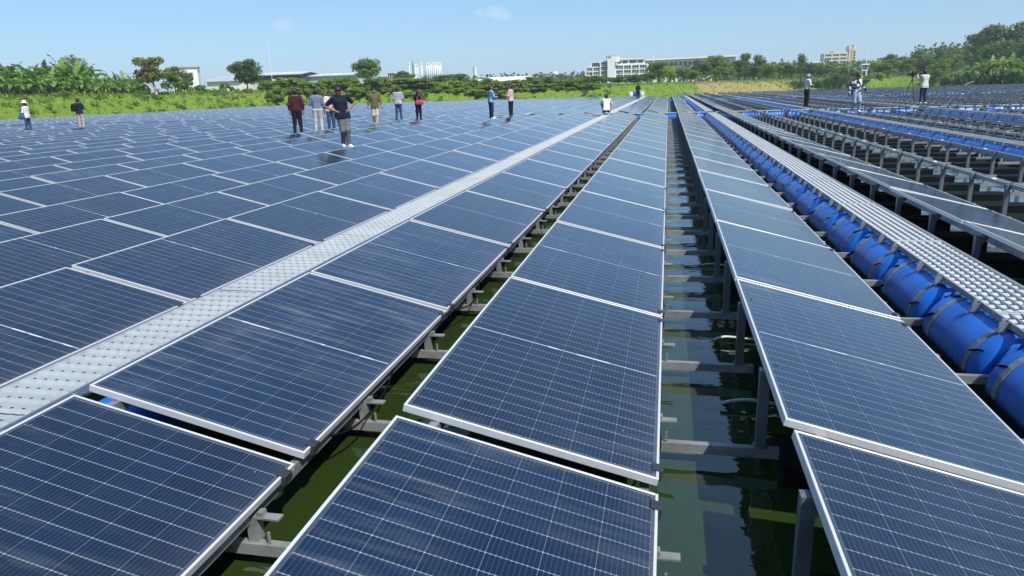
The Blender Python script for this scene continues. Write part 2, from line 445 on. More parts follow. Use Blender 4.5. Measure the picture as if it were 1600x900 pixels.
def row_phrase(g, r):
    if g == 0: return ('row right of the left walkway', 'middle row ending at the wide water gap', 'row left of the blue drums')[r]
    if g == 1: return 'row right of the right walkway'
    n = (-g-1)*3+(3-r)
    return 'row left of the left walkway' if n == 1 else '%s row left of the left walkway' % ordw(n)
cands = []
for b in (1, 2, 3):
    for g in range(-11, 2):
        for r in range(3):
            if not has_panel(g, r): continue
            xr = row_xr(g, r); y0 = row_y0(g, r, b)
            for k in range(-1 if b == 1 else 0, BLOCK[b][1]):
                ya = y0+k*PITCH_Y
                cs = [(xr, ya, 0), (xr, ya+PL, 0), (xr-PW*CT, ya, PW*ST), (xr-PW*CT, ya+PL, PW*ST), (xr-PW*CT/2, ya+PL/2, PW*ST/2)]
                if not visible(cs, 160) and not (b == 1 and -2 < g < 1 and k >= 0): continue
                inside = visible(cs+[((cs[0][0]+cs[2][0])/2, ya, .13), (xr-.3, ya+PL*.75, .1), (xr-.8, ya+PL*.75, .2)], 0)
                d = (Vector(cs[4])-CAM).length
                cands.append((d, b, g, r, k, xr, ya, inside))
cands.sort(key=lambda t: (not t[7], t[0]))
near = cands[:300]
near_ids = {c[1:5] for c in near}
seen = {}
for c in sorted(near, key=lambda c: (c[1], c[2], c[3], c[4])):
    d, b, g, r, k, xr, ya, inside = c
    n = seen[(b, g, r)] = seen.get((b, g, r), 0)+1
    if b == 1: lab = 'solar panel, %s from front in the %s' % (ordw(n), row_phrase(g, r))
    else: lab = 'panel %s beyond the cross walkway, %s' % (ordw(n), row_phrase(g, r))
    first = b == 1 and k <= 0 and g in (-1, 0)     # the frontmost modules sit a little apart
    o = link('solar_panel', None, None, (xr-PW*CT/2+(.018 if first and r == 2 and g == 0 else 0), ya+PL/2-(.050 if first else 0)+rnd.uniform(-.006, .006), row_lift(g, r)+PW*ST/2+rnd.uniform(-.003, .004)),
             (rnd.gauss(0, .0022), TILT+rnd.gauss(0, .0035), rnd.gauss(0, .0012)))
    o.empty_display_size = .1
    tag(o, lab, 'solar panel', 'solar panels of the floating array')
    link('frame', FRAME, o); link('glass', GLASS, o)
    if d < 13:
        for sy in (-1, 1): link('clamp', CLAMP, o, (PW/2, sy*(PL/2-.09), 0))
# the modules too far away to count: one object
far = MB(); fuv = []
for c in cands[300:]:
    d, b, g, r, k, xr, ya, inside = c
    t = TILT+rnd.gauss(0, .006); ct, st = math.cos(t), math.sin(t)
    cx, cy, cz = xr-PW*CT/2, ya+PL/2, PW*ST/2+row_lift(g, r); e = rnd.gauss(0, .004)
    def P(a, bb, z): return (cx+a*ct+z*st, cy+bb, cz-a*st+z*ct+e*bb)
    hx, hy, l = PW/2, PL/2, .03
    far.quad(P(-hx+.03, -hy+.03, 0), P(hx-.03, -hy+.03, 0), P(hx-.03, hy-.03, 0), P(-hx+.03, hy-.03, 0), 0); fuv.append(len(far.f)-1)
    for (x0, x1, ya_, yb_) in ((-hx, -hx+l, -hy, hy), (hx-l, hx, -hy, hy), (-hx+l, hx-l, -hy, -hy+l), (-hx+l, hx-l, hy-l, hy)):
        far.quad(P(x0, ya_, .001), P(x1, ya_, .001), P(x1, yb_, .001), P(x0, yb_, .001), 1)
    far.quad(P(-hx, -hy, -.035), P(hx, -hy, -.035), P(hx, -hy, .001), P(-hx, -hy, .001), 1)
    far.quad(P(hx, -hy, -.035), P(hx, hy, -.035), P(hx, hy, .001), P(hx, -hy, .001), 1)
    far.quad(P(-hx, hy, -.035), P(-hx, -hy, -.035), P(-hx, -hy, .001), P(-hx, hy, .001), 1)
    far.quad(P(hx, hy, -.035), P(-hx, hy, -.035), P(-hx, hy, .001), P(hx, hy, .001), 1)
fme = far.mesh('distant_solar_panels', [M['glass'], M['frame']])
uvl = fme.uv_layers.new(name='UVMap')
for fi in fuv:
    for li, c in zip(fme.polygons[fi].loop_indices, ((0, 0), (1, 0), (1, 1), (0, 1))): uvl.data[li].uv = c
tag(link('distant_solar_panels', fme), 'distant solar panels of the floating array reaching to the far bank', 'solar panels', kind='stuff')

# ------------------------------------------------------------------ racks under (and without) the panels
def post_mb(b, x, y, z0, z1, w=.05, m=0):
    """square steel post with a splayed bracket plate and clamp on top"""
    b.span(x-w/2, x+w/2, y-w/2, y+w/2, z0, z1, m)
    b.span(x-w*.72, x+w*.72, y-w*.6, y+w*.6, z0-.0, z0+.008, m)
    n = len(b.v)          # gusset
    b.v += [(x-w/2, y-w/2-.004, z1), (x+w/2+.05, y-w/2-.004, z1), (x+w/2+.05, y-w/2-.004, z1-.018), (x-w/2, y-w/2-.004, z1-.13),
            (x-w/2, y-w/2, z1), (x+w/2+.05, y-w/2, z1), (x+w/2+.05, y-w/2, z1-.018), (x-w/2, y-w/2, z1-.13)]
    for q in ((0, 3, 2, 1), (4, 5, 6, 7), (0, 1, 5, 4), (1, 2, 6, 5), (2, 3, 7, 6), (3, 0, 4, 7)): b.f.append(tuple(n+i for i in q)); b.m.append(m)
    b.span(x+w/2+.012, x+w/2+.045, y-.035, y+.035, z1-.004, z1+.018, m)
    b.span(x+w/2+.022, x+w/2+.034, y-.006, y+.006, z1+.018, z1+.034, m)
def low_mb(b, x, y, z0, z1, m=0):
    """short post on the beam with a tab sticking out past the low panel edge"""
    b.span(x-.06, x-.015, y-.025, y+.025, z0, z1, m)
    b.span(x-.05, x+.085, y-.022, y+.022, z1-.012, z1-.004, m)
    b.span(x-.013, x+.012, y-.018, y+.018, z1-.004, z1+.018, m)
    b.span(x+.03, x+.04, y-.03, y-.02, z0, z0+.055, m)
HZ = PW*ST-.035*CT-.052      # underside height of the high purlin
LZ = -.035*CT-.052
_h = MB(); post_mb(_h, 0, 0, 0, HZ-BEAM_Z+.042); HPOST = _h.mesh('post', M['post'])
_l = MB(); low_mb(_l, 0, 0, 0, LZ-BEAM_Z+.015); LPOST = _l.mesh('short_post', M['beam'])
def beam_mb(b, x0, x1, y, m=0):
    """C-channel crossbeam lying across the row"""
    z1, z0 = BEAM_Z, BEAM_Z-BEAM_H
    b.span(x0, x1, y-.03, y-.024, z0, z1-.006, m); b.span(x0, x1, y-.03, y+.010, z1-.006, z1, m); b.span(x0, x1, y-.024, y+.010, z0, z0+.006, m)
beam_cache = {}
def beam_mesh(L):
    k = round(L, 3)
    if k not in beam_cache:
        b = MB(); beam_mb(b, -L/2, L/2, 0); b.v = [(p[0], p[1], p[2]-BEAM_Z) for p in b.v]; beam_cache[k] = b.mesh('crossbeam', M['beam'])
    return beam_cache[k]
def purlin_mb(b, x, ya, yb, z, tilt=True, m=0):
    b.span(x-.02, x+.02, ya, yb, z, z+.05, m)
def beam_ys(b):
    y0, n = BLOCK[b]
    s = 3.5 if b == 1 else y0+.75
    ys, y = [], s-1.15*3 if b == 1 else s
    while y < y0+n*PITCH_Y: ys.append(y); y += 1.15
    return ys
FBAR = {}
def floatbar_mb(b, x0, x1, y, z=0., m=0):
    b.span(x0, x1, y-.19, y+.17, z-.13, z-.010, m)
def bay(g, r):
    xr = row_xr(g, r); a = xr-.17; c = row_xr(g, r+1)-PW*CT+.09
    if r == 2: c = row_xr(g+1, 0)-PW*CT+.09
    return a, c
_fb = MB(); floatbar_mb(_fb, -(PW*CT-.26)/2+.001, (PW*CT-.26)/2-.001, 0); FLOATBAR = _fb.mesh('float_bar', M['rubber'])
RACK_LAB = {(0, 0): 'grey steel rack under the panel row right of the left walkway',
            (0, 1): 'grey steel rack under the middle panel row beside the wide water gap',
            (0, 2): 'steel rack with tall posts under the panel row left of the blue drums',
            (1, 0): 'steel rack under the panel row right of the right walkway'}
def rack_label(g, r, b):
    if b == 1 and (g, r) in RACK_LAB: return RACK_LAB[(g, r)]
    n = (g-1)*3+r
    return 'bare steel rack without panels, %s row right of the last near panels' % ordw(n)
for g in (0, 1, 2, 3):
    for r in range(3):
        xr = row_xr(g, r); xl = xr-PW*CT; b = 1; y0, n = BLOCK[1]
        yend = y0+n*PITCH_Y
        t = thing('panel_rack', rack_label(g, r, 1), 'rack', (xr, y0, BEAM_Z), 0, 'steel racks of the near block')
        ox, oy, oz = xr, y0, BEAM_Z
        bare = not has_panel(g, r)
        p = MB(); purlin_mb(p, (xl+.045 if bare else xl+.14)-ox, -2.2, yend-oy, HZ-oz-(0 if bare else .032)); p.build('purlin', M['steel'], t)
        p = MB(); purlin_mb(p, xr-.06-ox, -2.2, yend-oy, LZ-oz-.012); p.build('purlin', M['steel'], t)
        x0, x1 = bay(g, r)
        for y in beam_ys(1):
            q = [(xl, y, HZ), (xl, y, BEAM_Z), (x1, y, BEAM_Z), (x0, y, BEAM_Z)]
            if not visible(q, 150) and (y > 4 and g > 1): continue
            link('post', HPOST, t, (xl-.0-ox, y-oy, 0)); link('short_post', LPOST, t, (xr-ox, y-oy+.008, 0))
            link('crossbeam', beam_mesh(x1-x0), t, ((x0+x1)/2-ox, y-oy, 0)); link('float_bar', FLOATBAR, t, ((xl+.09+x0)/2-ox, y-oy, 0))
        if bare:                        # white end caps where the purlin lengths meet
            y = y0+1.3
            while y < yend:
                if visible([(xl, y, HZ)], 60):
                    c = MB(); c.span(xl+.02-ox, xl+.07-ox, y-oy-.05, y-oy+.05, HZ-oz+.046, HZ-oz+.058); c.build('joint_plate', M['white'], t)
                y += 2.3
        if (g, r) == (1, 0):
            pass
# farther racks: one rack per group and block, its many posts joined
for b in (1, 2, 3, 4):
    for g in range(-11, 11):
        if b == 1 and g in (0, 1, 2, 3): continue
        if b == 4 and g < 1: continue
        y0, n = BLOCK[b]; ye = y0+n*PITCH_Y
        pr_, po, be = MB(), MB(), MB()
        for r in range(3):
            xr = row_xr(g, r); xl = xr-PW*CT
            vis = [(xl, y0+(ye-y0)*q/12, HZ) for q in range(13)]
            if not visible(vis, 60): continue
            purlin_mb(pr_, xl+(.14 if has_panel(g, r) else .045), y0, ye, HZ-(.012 if has_panel(g, r) else 0)); purlin_mb(pr_, xr-.06, y0, ye, LZ)
            if g < 0 : continue
            x0, x1 = bay(g, r)
            for y in beam_ys(b):
                if not visible([(xl, y, HZ), (xr, y, 0)], 40): continue
                po.span(xl-.025, xl+.025, y-.025, y+.025, BEAM_Z, HZ)
                if not has_panel(g, r):
                    po.span(xl-.02, xl+.075, y-.03, y-.02, HZ-.07, HZ); po.span(xr-.05, xr+.06, y-.022, y+.022, LZ-.0, LZ+.02)
                    po.span(xr-.06, xr-.02, y-.02, y+.02, BEAM_Z, LZ)
                be.span(x0, x1, y-.03, y+.03, BEAM_Z-BEAM_H, BEAM_Z, 0); floatbar_mb(be, xl+.09, x0-.001, y, BEAM_Z, 1)
                if not has_panel(g, r) and abs((y-y0) % 2.3-.4) < .6: po.span(xl+.0, xl+.07, y+.3, y+.4, HZ+.05, HZ+.058, 1)
        if not pr_.v: continue
        side = 'left' if g < 0 else 'right'
        if g <= 0: lab = 'steel rack under panels, %s group left of the blue drums, %s block' % (ordw(1-g), ('', 'near', 'middle', 'far', 'last')[b])
        else: lab = 'steel rack rows, %s group right of the grating walkway in the %s block' % (ordw(g), ('', 'near', 'middle', 'far', 'farthest')[b])
        t = thing('panel_rack', lab, 'rack', (0, 0, 0), 0, 'distant steel racks')
        tag(pr_.build('purlins', M['steel'], t), kind='stuff')
        if po.v: tag(po.build('posts', [M['post'], M['white']], t), kind='stuff')
        if be.v: tag(be.build('crossbeams', [M['beam'], M['rubber']], t), kind='stuff')

# ------------------------------------------------------------------ walkways
WALK_Z = .10
def plank_mesh(name, fill, L=2.29, w=.47, n=6, pitch=.0763, lift=.016):
    b = MB(); cw = w/n
    for i in range(n+1):
        x = -w/2+i*cw; t = .005 if i not in (0, n) else .007
        b.span(x-t/2, x+t/2, -L/2, L/2, -.04, .002)
    m = int(L/pitch)
    for j in range(m):
        y = -L/2+(j+.5)*L/m
        for i in range(n):
            xa, xb = -w/2+i*cw+.0026, -w/2+(i+1)*cw-.0026
            ya, yb = y-fill/2, y+fill/2
            xm1, xm2 = xa+(xb-xa)*.25, xa+(xb-xa)*.75
            lo, hi = -.016, -.016+lift
            for (p, q, za, zb) in ((xa, xm1, lo, hi), (xm1, xm2, hi, hi), (xm2, xb, hi, lo)):
                b.quad((p, ya, za-.012), (q, ya, zb-.012), (q, yb, zb), (p, yb, za))
                b.quad((p, yb, za), (q, yb, zb), (q, yb, zb-.006), (p, yb, za-.006))
    b.span(-w/2, w/2, -L/2-.0, -L/2+.02, -.035, -.001); b.span(-w/2, w/2, L/2-.02, L/2, -.035, -.001)
    return b.mesh(name, M['plank'])
PLANK_OPEN = plank_mesh('plank', .038, w=.42, pitch=.104, lift=.011)
M['tread'] = mat_alu('tread_aluminium', (.44, .47, .48), .5, .3, .2, 2.5)
def tread_mesh(L=2.29, w=.43, n=6, pitch=.115):
    b = MB(); cw = w/n; m = int(L/pitch); p = L/m
    b.span(-w/2, -w/2+.006, -L/2, L/2, -.04, .003); b.span(w/2-.006, w/2, -L/2, L/2, -.04, .003)
    for j in range(m):
        y0 = -L/2+j*p; y1 = y0+p
        for i in range(n):
            x0 = -w/2+i*cw+(.006 if i == 0 else 0); x1 = -w/2+(i+1)*cw-(.006 if i == n-1 else 0); xm = (x0+x1)/2
            a = y0+.014
            b.quad((x0, y0, -.012), (xm, y0, -.009), (xm, a, .008), (x0, a, .006)); b.quad((xm, y0, -.009), (x1, y0, -.012), (x1, a, .006), (xm, a, .008))
            b.quad((x0, a, .006), (xm, a, .008), (xm, y1, -.009), (x0, y1, -.012)); b.quad((xm, a, .008), (x1, a, .006), (x1, y1, -.012), (xm, y1, -.009))
            if i: b.span(x0-.006, x0+.006, y0+.028, y0+.040, .0, .0062, 1)
    return b.mesh('plank', [M['tread'], M['clamp']])
PLANK_TIGHT = tread_mesh()
def walk_x(i):     # i: 0 = the left walkway, 1 = the right one
    return -3.30+GROUPP*i+(.245 if i >= 1 else 0)
def walk_name(i):
    if i == 0: return 'left'
    return 'left walkway' if i < 0 else 'right'
rail = MB(); rail.span(-.006, .006, -1.145, 1.145, -.038, .004); RAIL = rail.mesh('side_rail', M['steel'])
br = MB(); br.span(-.02, .02, -.014, .014, -.13, -.055); br.span(-.028, .028, -.02, -.014, -.055, .0); br.span(-.035, .03, -.02, .02, -.062, -.055)
br.span(-.012, .012, -.008, .008, 0, .018)
BRACKET = br.mesh('bracket', M['steel'])
BLOCKNAME = ('', 'near', 'middle', 'far', 'farthest')
for b in (1, 2, 3):
    y0, n = BLOCK[b]
    for i in range(-6, 6):
        x = walk_x(i); L = n*PITCH_Y
        if b > 1 and abs(i) > 3: continue
        if not visible([(x, y0+L*q/10, WALK_Z) for q in range(11)], 30): continue
        if i == 0: lab = 'long silver walkway of tight aluminium planks left of centre, %s block' % BLOCKNAME[b]
        elif i == 1: lab = 'long open silver grating walkway beside the blue drums, %s block' % BLOCKNAME[b]
        elif i < 0: lab = 'silver walkway between panel rows, %s left of the main left walkway, %s block' % (ordw(-i), BLOCKNAME[b])
        else: lab = 'grey grating walkway among bare racks, %s right of the near drums, %s block' % (ordw(i-1), BLOCKNAME[b])
        t = thing('walkway', lab, 'walkway', (x, y0, WALK_Z), 0, 'walkways along the panel rows')
        for k in range(-1 if b == 1 else 0, n):
            yy = k*PITCH_Y+PITCH_Y/2
            if not visible([(x, y0+yy-1.15, WALK_Z), (x, y0+yy+1.15, WALK_Z)], 120) and not (b == 1 and i in (0, 1) and k >= 0): continue
            pm = PLANK_TIGHT if i <= 0 else PLANK_OPEN
            link('plank', pm, t, (0, yy, rnd.uniform(-.002, .003)), (0, 0, rnd.uniform(-.001, .001)))
            for s in (-1, 1): link('side_rail', RAIL, t, (s*(.224 if i <= 0 else .219), yy, 0))
            if b == 1 and i in (0, 1, 2):
                for q in (-.935, -.215, .215, .935): link('bracket', BRACKET, t, (-.255 if i > 0 else .285, yy+q, 0))
# walkways across the field, posts standing on them where the blocks meet
for ci, cyy in enumerate(CROSS_Y):
    for gi in range(-11 if ci < 2 else 1, 10):
        xa = walk_x(gi)+.27; xb = walk_x(gi+1)-.27
        if not visible([(xa, cyy, .1), (xb, cyy, .1)], 0): continue
        t = thing('cross_walkway', 'crossing walkway segment, %s %s of the left walkway, beyond the %s block' % (ordw(gi+1) if gi >= 0 else ordw(-gi), 'right' if gi >= 0 else 'left', BLOCKNAME[ci+1]), 'walkway', ((xa+xb)/2, cyy, WALK_Z), 0, 'walkways across the panel rows')
        d = MB(); d.span(-(xb-xa)/2, (xb-xa)/2, -.22, .22, -.03, 0); d.build('deck', M['plank'], t)
        for xx in (-(xb-xa)/2+.4, -.25, .25, (xb-xa)/2-.4):
            s = MB(); s.span(xx-.035, xx+.035, -.30, -.24, WATER_Z-WALK_Z+.02, .02); s.build('leg', M['frame'], t)

# ------------------------------------------------------------------ blue drums that float the field
def drum_mesh(Ld=1.06, r=.29, n=32):
    b = MB(); prof = [(-Ld/2, 0.0), (-Ld/2, r*.80), (-Ld/2+.015, r*.90), (-Ld/2+.05, r*.975)]
    hoops = (-.24, -.17, .06, .20)
    xs = np.linspace(-Ld/2+.07, Ld/2-.07, 64)
    for x in xs:
        rr = r
        for h in hoops:
            rr -= .005*math.exp(-((x-h)/.009)**2)
        rr -= .004*math.exp(-((abs(x)-.34)/.03)**2)
        prof.append((x, rr))
    prof += [(Ld/2-.05, r*.975), (Ld/2-.015, r*.90), (Ld/2, r*.80), (Ld/2, 0.0)]
    b.tube([(0, p[0], 0) for p in prof[1:-1]], [p[1] for p in prof[1:-1]], n)
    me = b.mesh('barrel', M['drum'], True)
    # bung caps would face along the row
    return me
def lathe_band(y0, y1, r, n=28):
    b = MB(); b.tube([(0, y0, 0), (0, y0, 0.0001), (0, y1, 0)], [r, r, r], n) if False else None
    for j in range(n):
        a0, a1 = 2*math.pi*j/n, 2*math.pi*(j+1)/n
        def q(a, rr, y): return (rr*math.cos(a), y, rr*math.sin(a))
        b.quad(q(a0, r, y0), q(a0, r, y1), q(a1, r, y1), q(a1, r, y0))
        b.quad(q(a0, r-.008, y0), q(a0, r, y0), q(a1, r, y0), q(a1, r-.008, y0))
        b.quad(q(a0, r, y1), q(a0, r-.008, y1), q(a1, r-.008, y1), q(a1, r, y1))
    return b.mesh('strap', M['strap'])
BARREL = drum_mesh(); STRAP = lathe_band(-.026, .026, .2945)
_shl = MB()  # thin black tubes standing in for diagonal shadows across the drum ends
for a in (35, 80, 125, 165):
    aa = math.radians(a); _shl.tube([(.301*math.cos(aa+.02*k), .36+.033*k, (.301-.0025*max(0, k-3)**1.6)*math.sin(aa+.055*k)) for k in range(6)], .0075, 5)
SHADOW_LINES = _shl.mesh('shadow_line', M['rubber'], True)
drum_n = 0
def drum(x, y, z, rz, label, detail):
    t = thing('float_drum', label, 'float drum', (x, y, z), rz, 'blue drums floating the array')
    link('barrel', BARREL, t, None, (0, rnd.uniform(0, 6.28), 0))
    if detail:
        for s in (-1, 1): link('strap', STRAP, t, (0, s*.345, 0))
        if detail > 1:
            link('shadow_line', SHADOW_LINES, t, None, (0, rnd.uniform(-.3, .3), 0)); link('shadow_line', SHADOW_LINES, t, None, (0, rnd.uniform(-.3, .3), math.pi))
    return t
drum_rest = MB()
def far_drum(x, y, z, along):
    r, L, n = .29, .53, 8
    for j in range(n):
        a0, a1 = 2*math.pi*j/n, 2*math.pi*(j+1)/n
        def q(a, l): 
            return (x+r*math.cos(a), y+l, z+r*math.sin(a)) if along else (x+l, y+r*math.cos(a), z+r*math.sin(a))
        drum_rest.quad(q(a0, -L), q(a1, -L), q(a1, L), q(a0, L))
jobs = []
DZ = -.235
for b in (1, 2, 3, 4):
    y0, n = BLOCK[b]
    ys = [3.5+.575+1.15*k for k in range(-2, 34)] if b == 1 else [y0+.7+1.15*k for k in range(int(n*2))]
    for i in range(0, 4):
        if i > (0, 3, 2, 1, 1)[b] or (b == 4 and i < 1): continue
        if b == 1 and ys[-1] > y0+n*PITCH_Y-.3: ys = [q for q in ys if q < y0+n*PITCH_Y-.4]
        x = walk_x(i)-.135 if i >= 1 else -2.86
        cnt = 0
        for y in ys:
            if not visible([(x-.2, y-.5, 0), (x, y+.5, 0)], 10) and not (b == 1 and i == 1 and y > .8): continue
            if i == 0 and (b > 1 or y > 10): continue
            cnt += 1
            d = (Vector((x, y, 0))-CAM).length
            where = ('under the left walkway', 'under the right grating walkway')[i] if i < 2 else 'under the %s rack walkway' % ordw(i-1)
            lab = 'blue drum %s, %s from front%s' % (where, ordw(cnt), '' if b == 1 else ' in %s block' % BLOCKNAME[b])
            jobs.append((d, x, y, DZ, 0., lab, 2 if d < 26 and i in (0, 1) else (1 if d < 48 else 0), True))
for ci, cyy in enumerate(CROSS_Y):
    for gi in range(-11 if ci < 2 else 1, 10):
        xa = walk_x(gi)+.27; xb = walk_x(gi+1)-.27
        for j in range(4):
            x = xa+(j+.5)*(xb-xa)/4
            if not visible([(x, cyy, 0)], 0): continue
            d = (Vector((x, cyy, 0))-CAM).length
            lab = 'crosswise drum, %s in %s crossing %s of left walkway, %s line' % (ordw(j+1), ordw(gi+1) if gi >= 0 else ordw(-gi), 'right' if gi >= 0 else 'left', ('near', 'middle', 'far')[ci])
            jobs.append((d, x, cyy-.05, DZ+.02, math.pi/2, lab, 1 if d < 48 else 0, False))
jobs.sort(key=lambda j: j[0])
for q, (d, x, y, z, rz, lab, det, along) in enumerate(jobs):
    if q < 290: drum(x, y, z, rz, lab, det)
    else: far_drum(x, y, z, along)
if drum_rest.v: tag(drum_rest.build('distant_float_drums', M['drum'], None, True), 'distant blue drums in lines between the farthest racks', 'float drums', kind='stuff')
# dark edge channels along the drums
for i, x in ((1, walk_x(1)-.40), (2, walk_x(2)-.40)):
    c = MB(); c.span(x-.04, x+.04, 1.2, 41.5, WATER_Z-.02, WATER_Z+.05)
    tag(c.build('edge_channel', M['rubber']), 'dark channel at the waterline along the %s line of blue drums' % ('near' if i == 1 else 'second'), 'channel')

# ------------------------------------------------------------------ people
def surf_nets(F, org, h):
    """polygon surface of the zero level of a field sampled on a grid"""
    S = F < 0
    nx, ny, nz = F.shape
    def c(a, i, j, k): return a[i:nx-1+i, j:ny-1+j, k:nz-1+k]
    cnt = sum(c(S, i, j, k).astype(np.int8) for i in (0, 1) for j in (0, 1) for k in (0, 1))
    act = (cnt > 0) & (cnt < 8)
    ii, jj, kk = np.nonzero(act)
    acc = np.zeros((len(ii), 3)); num = np.zeros(len(ii))
    cs = [(i, j, k) for i in (0, 1) for j in (0, 1) for k in (0, 1)]
    for a in cs:
        for ax in range(3):
            if a[ax]: continue
            b = list(a); b[ax] = 1
            fa = F[ii+a[0], jj+a[1], kk+a[2]]; fb = F[ii+b[0], jj+b[1], kk+b[2]]
            s = (fa < 0) != (fb < 0)
            t = np.where(s, fa/np.where(s, fa-fb, 1), 0)
            p = np.array(a, float)[None, :].repeat(len(ii), 0); p[:, ax] = t
            acc += p*s[:, None]; num += s
    V = (np.stack([ii, jj, kk], 1)+acc/num[:, None])*h+org
    idx = -np.ones(act.shape, int); idx[ii, jj, kk] = np.arange(len(ii))
    faces = []
    for ax in range(3):
        o1, o2 = [(1, 2), (2, 0), (0, 1)][ax]
        sl_a = [slice(None)]*3; sl_b = [slice(None)]*3
        sl_a[ax] = slice(0, -1); sl_b[ax] = slice(1, None)
        A, B = S[tuple(sl_a)], S[tuple(sl_b)]
        I = np.stack(np.nonzero(A != B), 1)
        ok = (I[:, o1] > 0) & (I[:, o2] > 0) & (I[:, o1] < F.shape[o1]-1) & (I[:, o2] < F.shape[o2]-1)
        I = I[ok]; flip = A[tuple(I.T)]
        q = []
        for d1, d2 in ((-1, -1), (0, -1), (0, 0), (-1, 0)):
            J = I.copy(); J[:, o1] += d1; J[:, o2] += d2; q.append(idx[tuple(J.T)])
        q = np.stack(q, 1); q = np.where(flip[:, None], q, q[:, ::-1]); faces.append(q)
    return V, np.concatenate(faces)

def sdf(caps, h=.016, k=.018, cut=(), ell=()):
    """smooth union of tapered capsules (a, b, ra, rb), then cut by planes (normal, offset) keeping n.p < offset"""
    pts = np.array([c[0] for c in caps]+[c[1] for c in caps]); rm = max(max(c[2], c[3]) for c in caps)+.05
    lo, hi = pts.min(0)-rm, pts.max(0)+rm
    n = np.ceil((hi-lo)/h).astype(int)+1
    G = np.stack(np.meshgrid(*[lo[i]+h*np.arange(n[i]) for i in range(3)], indexing='ij'), -1)
    S = np.zeros(n)
    for a, b, ra, rb in caps:
        a, b = np.array(a, float), np.array(b, float); e = b-a; L2 = max(e@e, 1e-9)
        t = np.clip(((G-a)@e)/L2, 0, 1)
        d = np.linalg.norm(G-a-t[..., None]*e, axis=-1)-(ra+(rb-ra)*t)
        S += np.exp(np.clip(-d/k, -60, 60))
    F = -k*np.log(np.maximum(S, 1e-30))
    for nrm, off in cut: F = np.maximum(F, G@np.array(nrm, float)-off)
    F[F == 0] = 1e-6
    return surf_nets(F, lo, h)
def sdf_obj(name, mat, parent, caps, extra=None, **kw):
    V, Q = sdf(caps, **kw)
    v = V.tolist(); f = Q.tolist()
    if extra is not None:
        n = len(v); v += [tuple(p) for p in extra.v]; f += [tuple(i+n for i in q) for q in extra.f]
    me = bpy.data.meshes.new(name); me.from_pydata(v, [], f); me.materials.append(mat)
    me.polygons.foreach_set('use_smooth', [True]*len(f)); me.update()
    return link(name, me, parent)

def cloth(name, col, rough=.85, pattern=None, col2=None, psc=30):
    m = NT(name); P = m.coord(); f = m.noise(6, 4, .6, P)
    c = m.ramp(f, [(.3, tuple(x*.72 for x in col)), (.7, col)])
    if pattern == 'check':
        sp = m.n('ShaderNodeSeparateXYZ'); m.put(sp.inputs[0], P)
        a = m.math('GREATER_THAN', m.math('FRACT', m.math('MULTIPLY', m.math('ADD', sp.outputs[0], sp.outputs[1]), psc)), .55)
        b = m.math('GREATER_THAN', m.math('FRACT', m.math('MULTIPLY', sp.outputs[2], psc)), .55)
        c = m.mix(m.math('MULTIPLY', m.math('ADD', a, b), .4), c, col2)
    elif pattern == 'blotch':
        nz = m.n('ShaderNodeTexVoronoi'); nz.inputs['Scale'].default_value = 9; m.put(nz.inputs['Vector'], P)
        q = m.math('GREATER_THAN', m.math('ADD', m.noise(7, 2, .5, P), m.math('MULTIPLY', nz.outputs['Distance'], .3)), .62)
        c = m.mix(q, c, col2)
    m.set(color=c, rough=rough, spec=.2); m.bump(m.noise(16, 3, .6, P), .35, .02)
    return m.mat
SKIN = simple('skin', (.27, .15, .095), .55, var=.12, scale=5)
HAIR = simple('black_hair', (.012, .011, .011), .5)
HAIRG = simple('grey_hair', (.34, .32, .30), .6)
EYE = simple('eye', (.02, .015, .012), .3)
def v3(*a): return np.array(a, float)
def lerp(a, b, t): return np.array(a)*(1-t)+np.array(b)*t

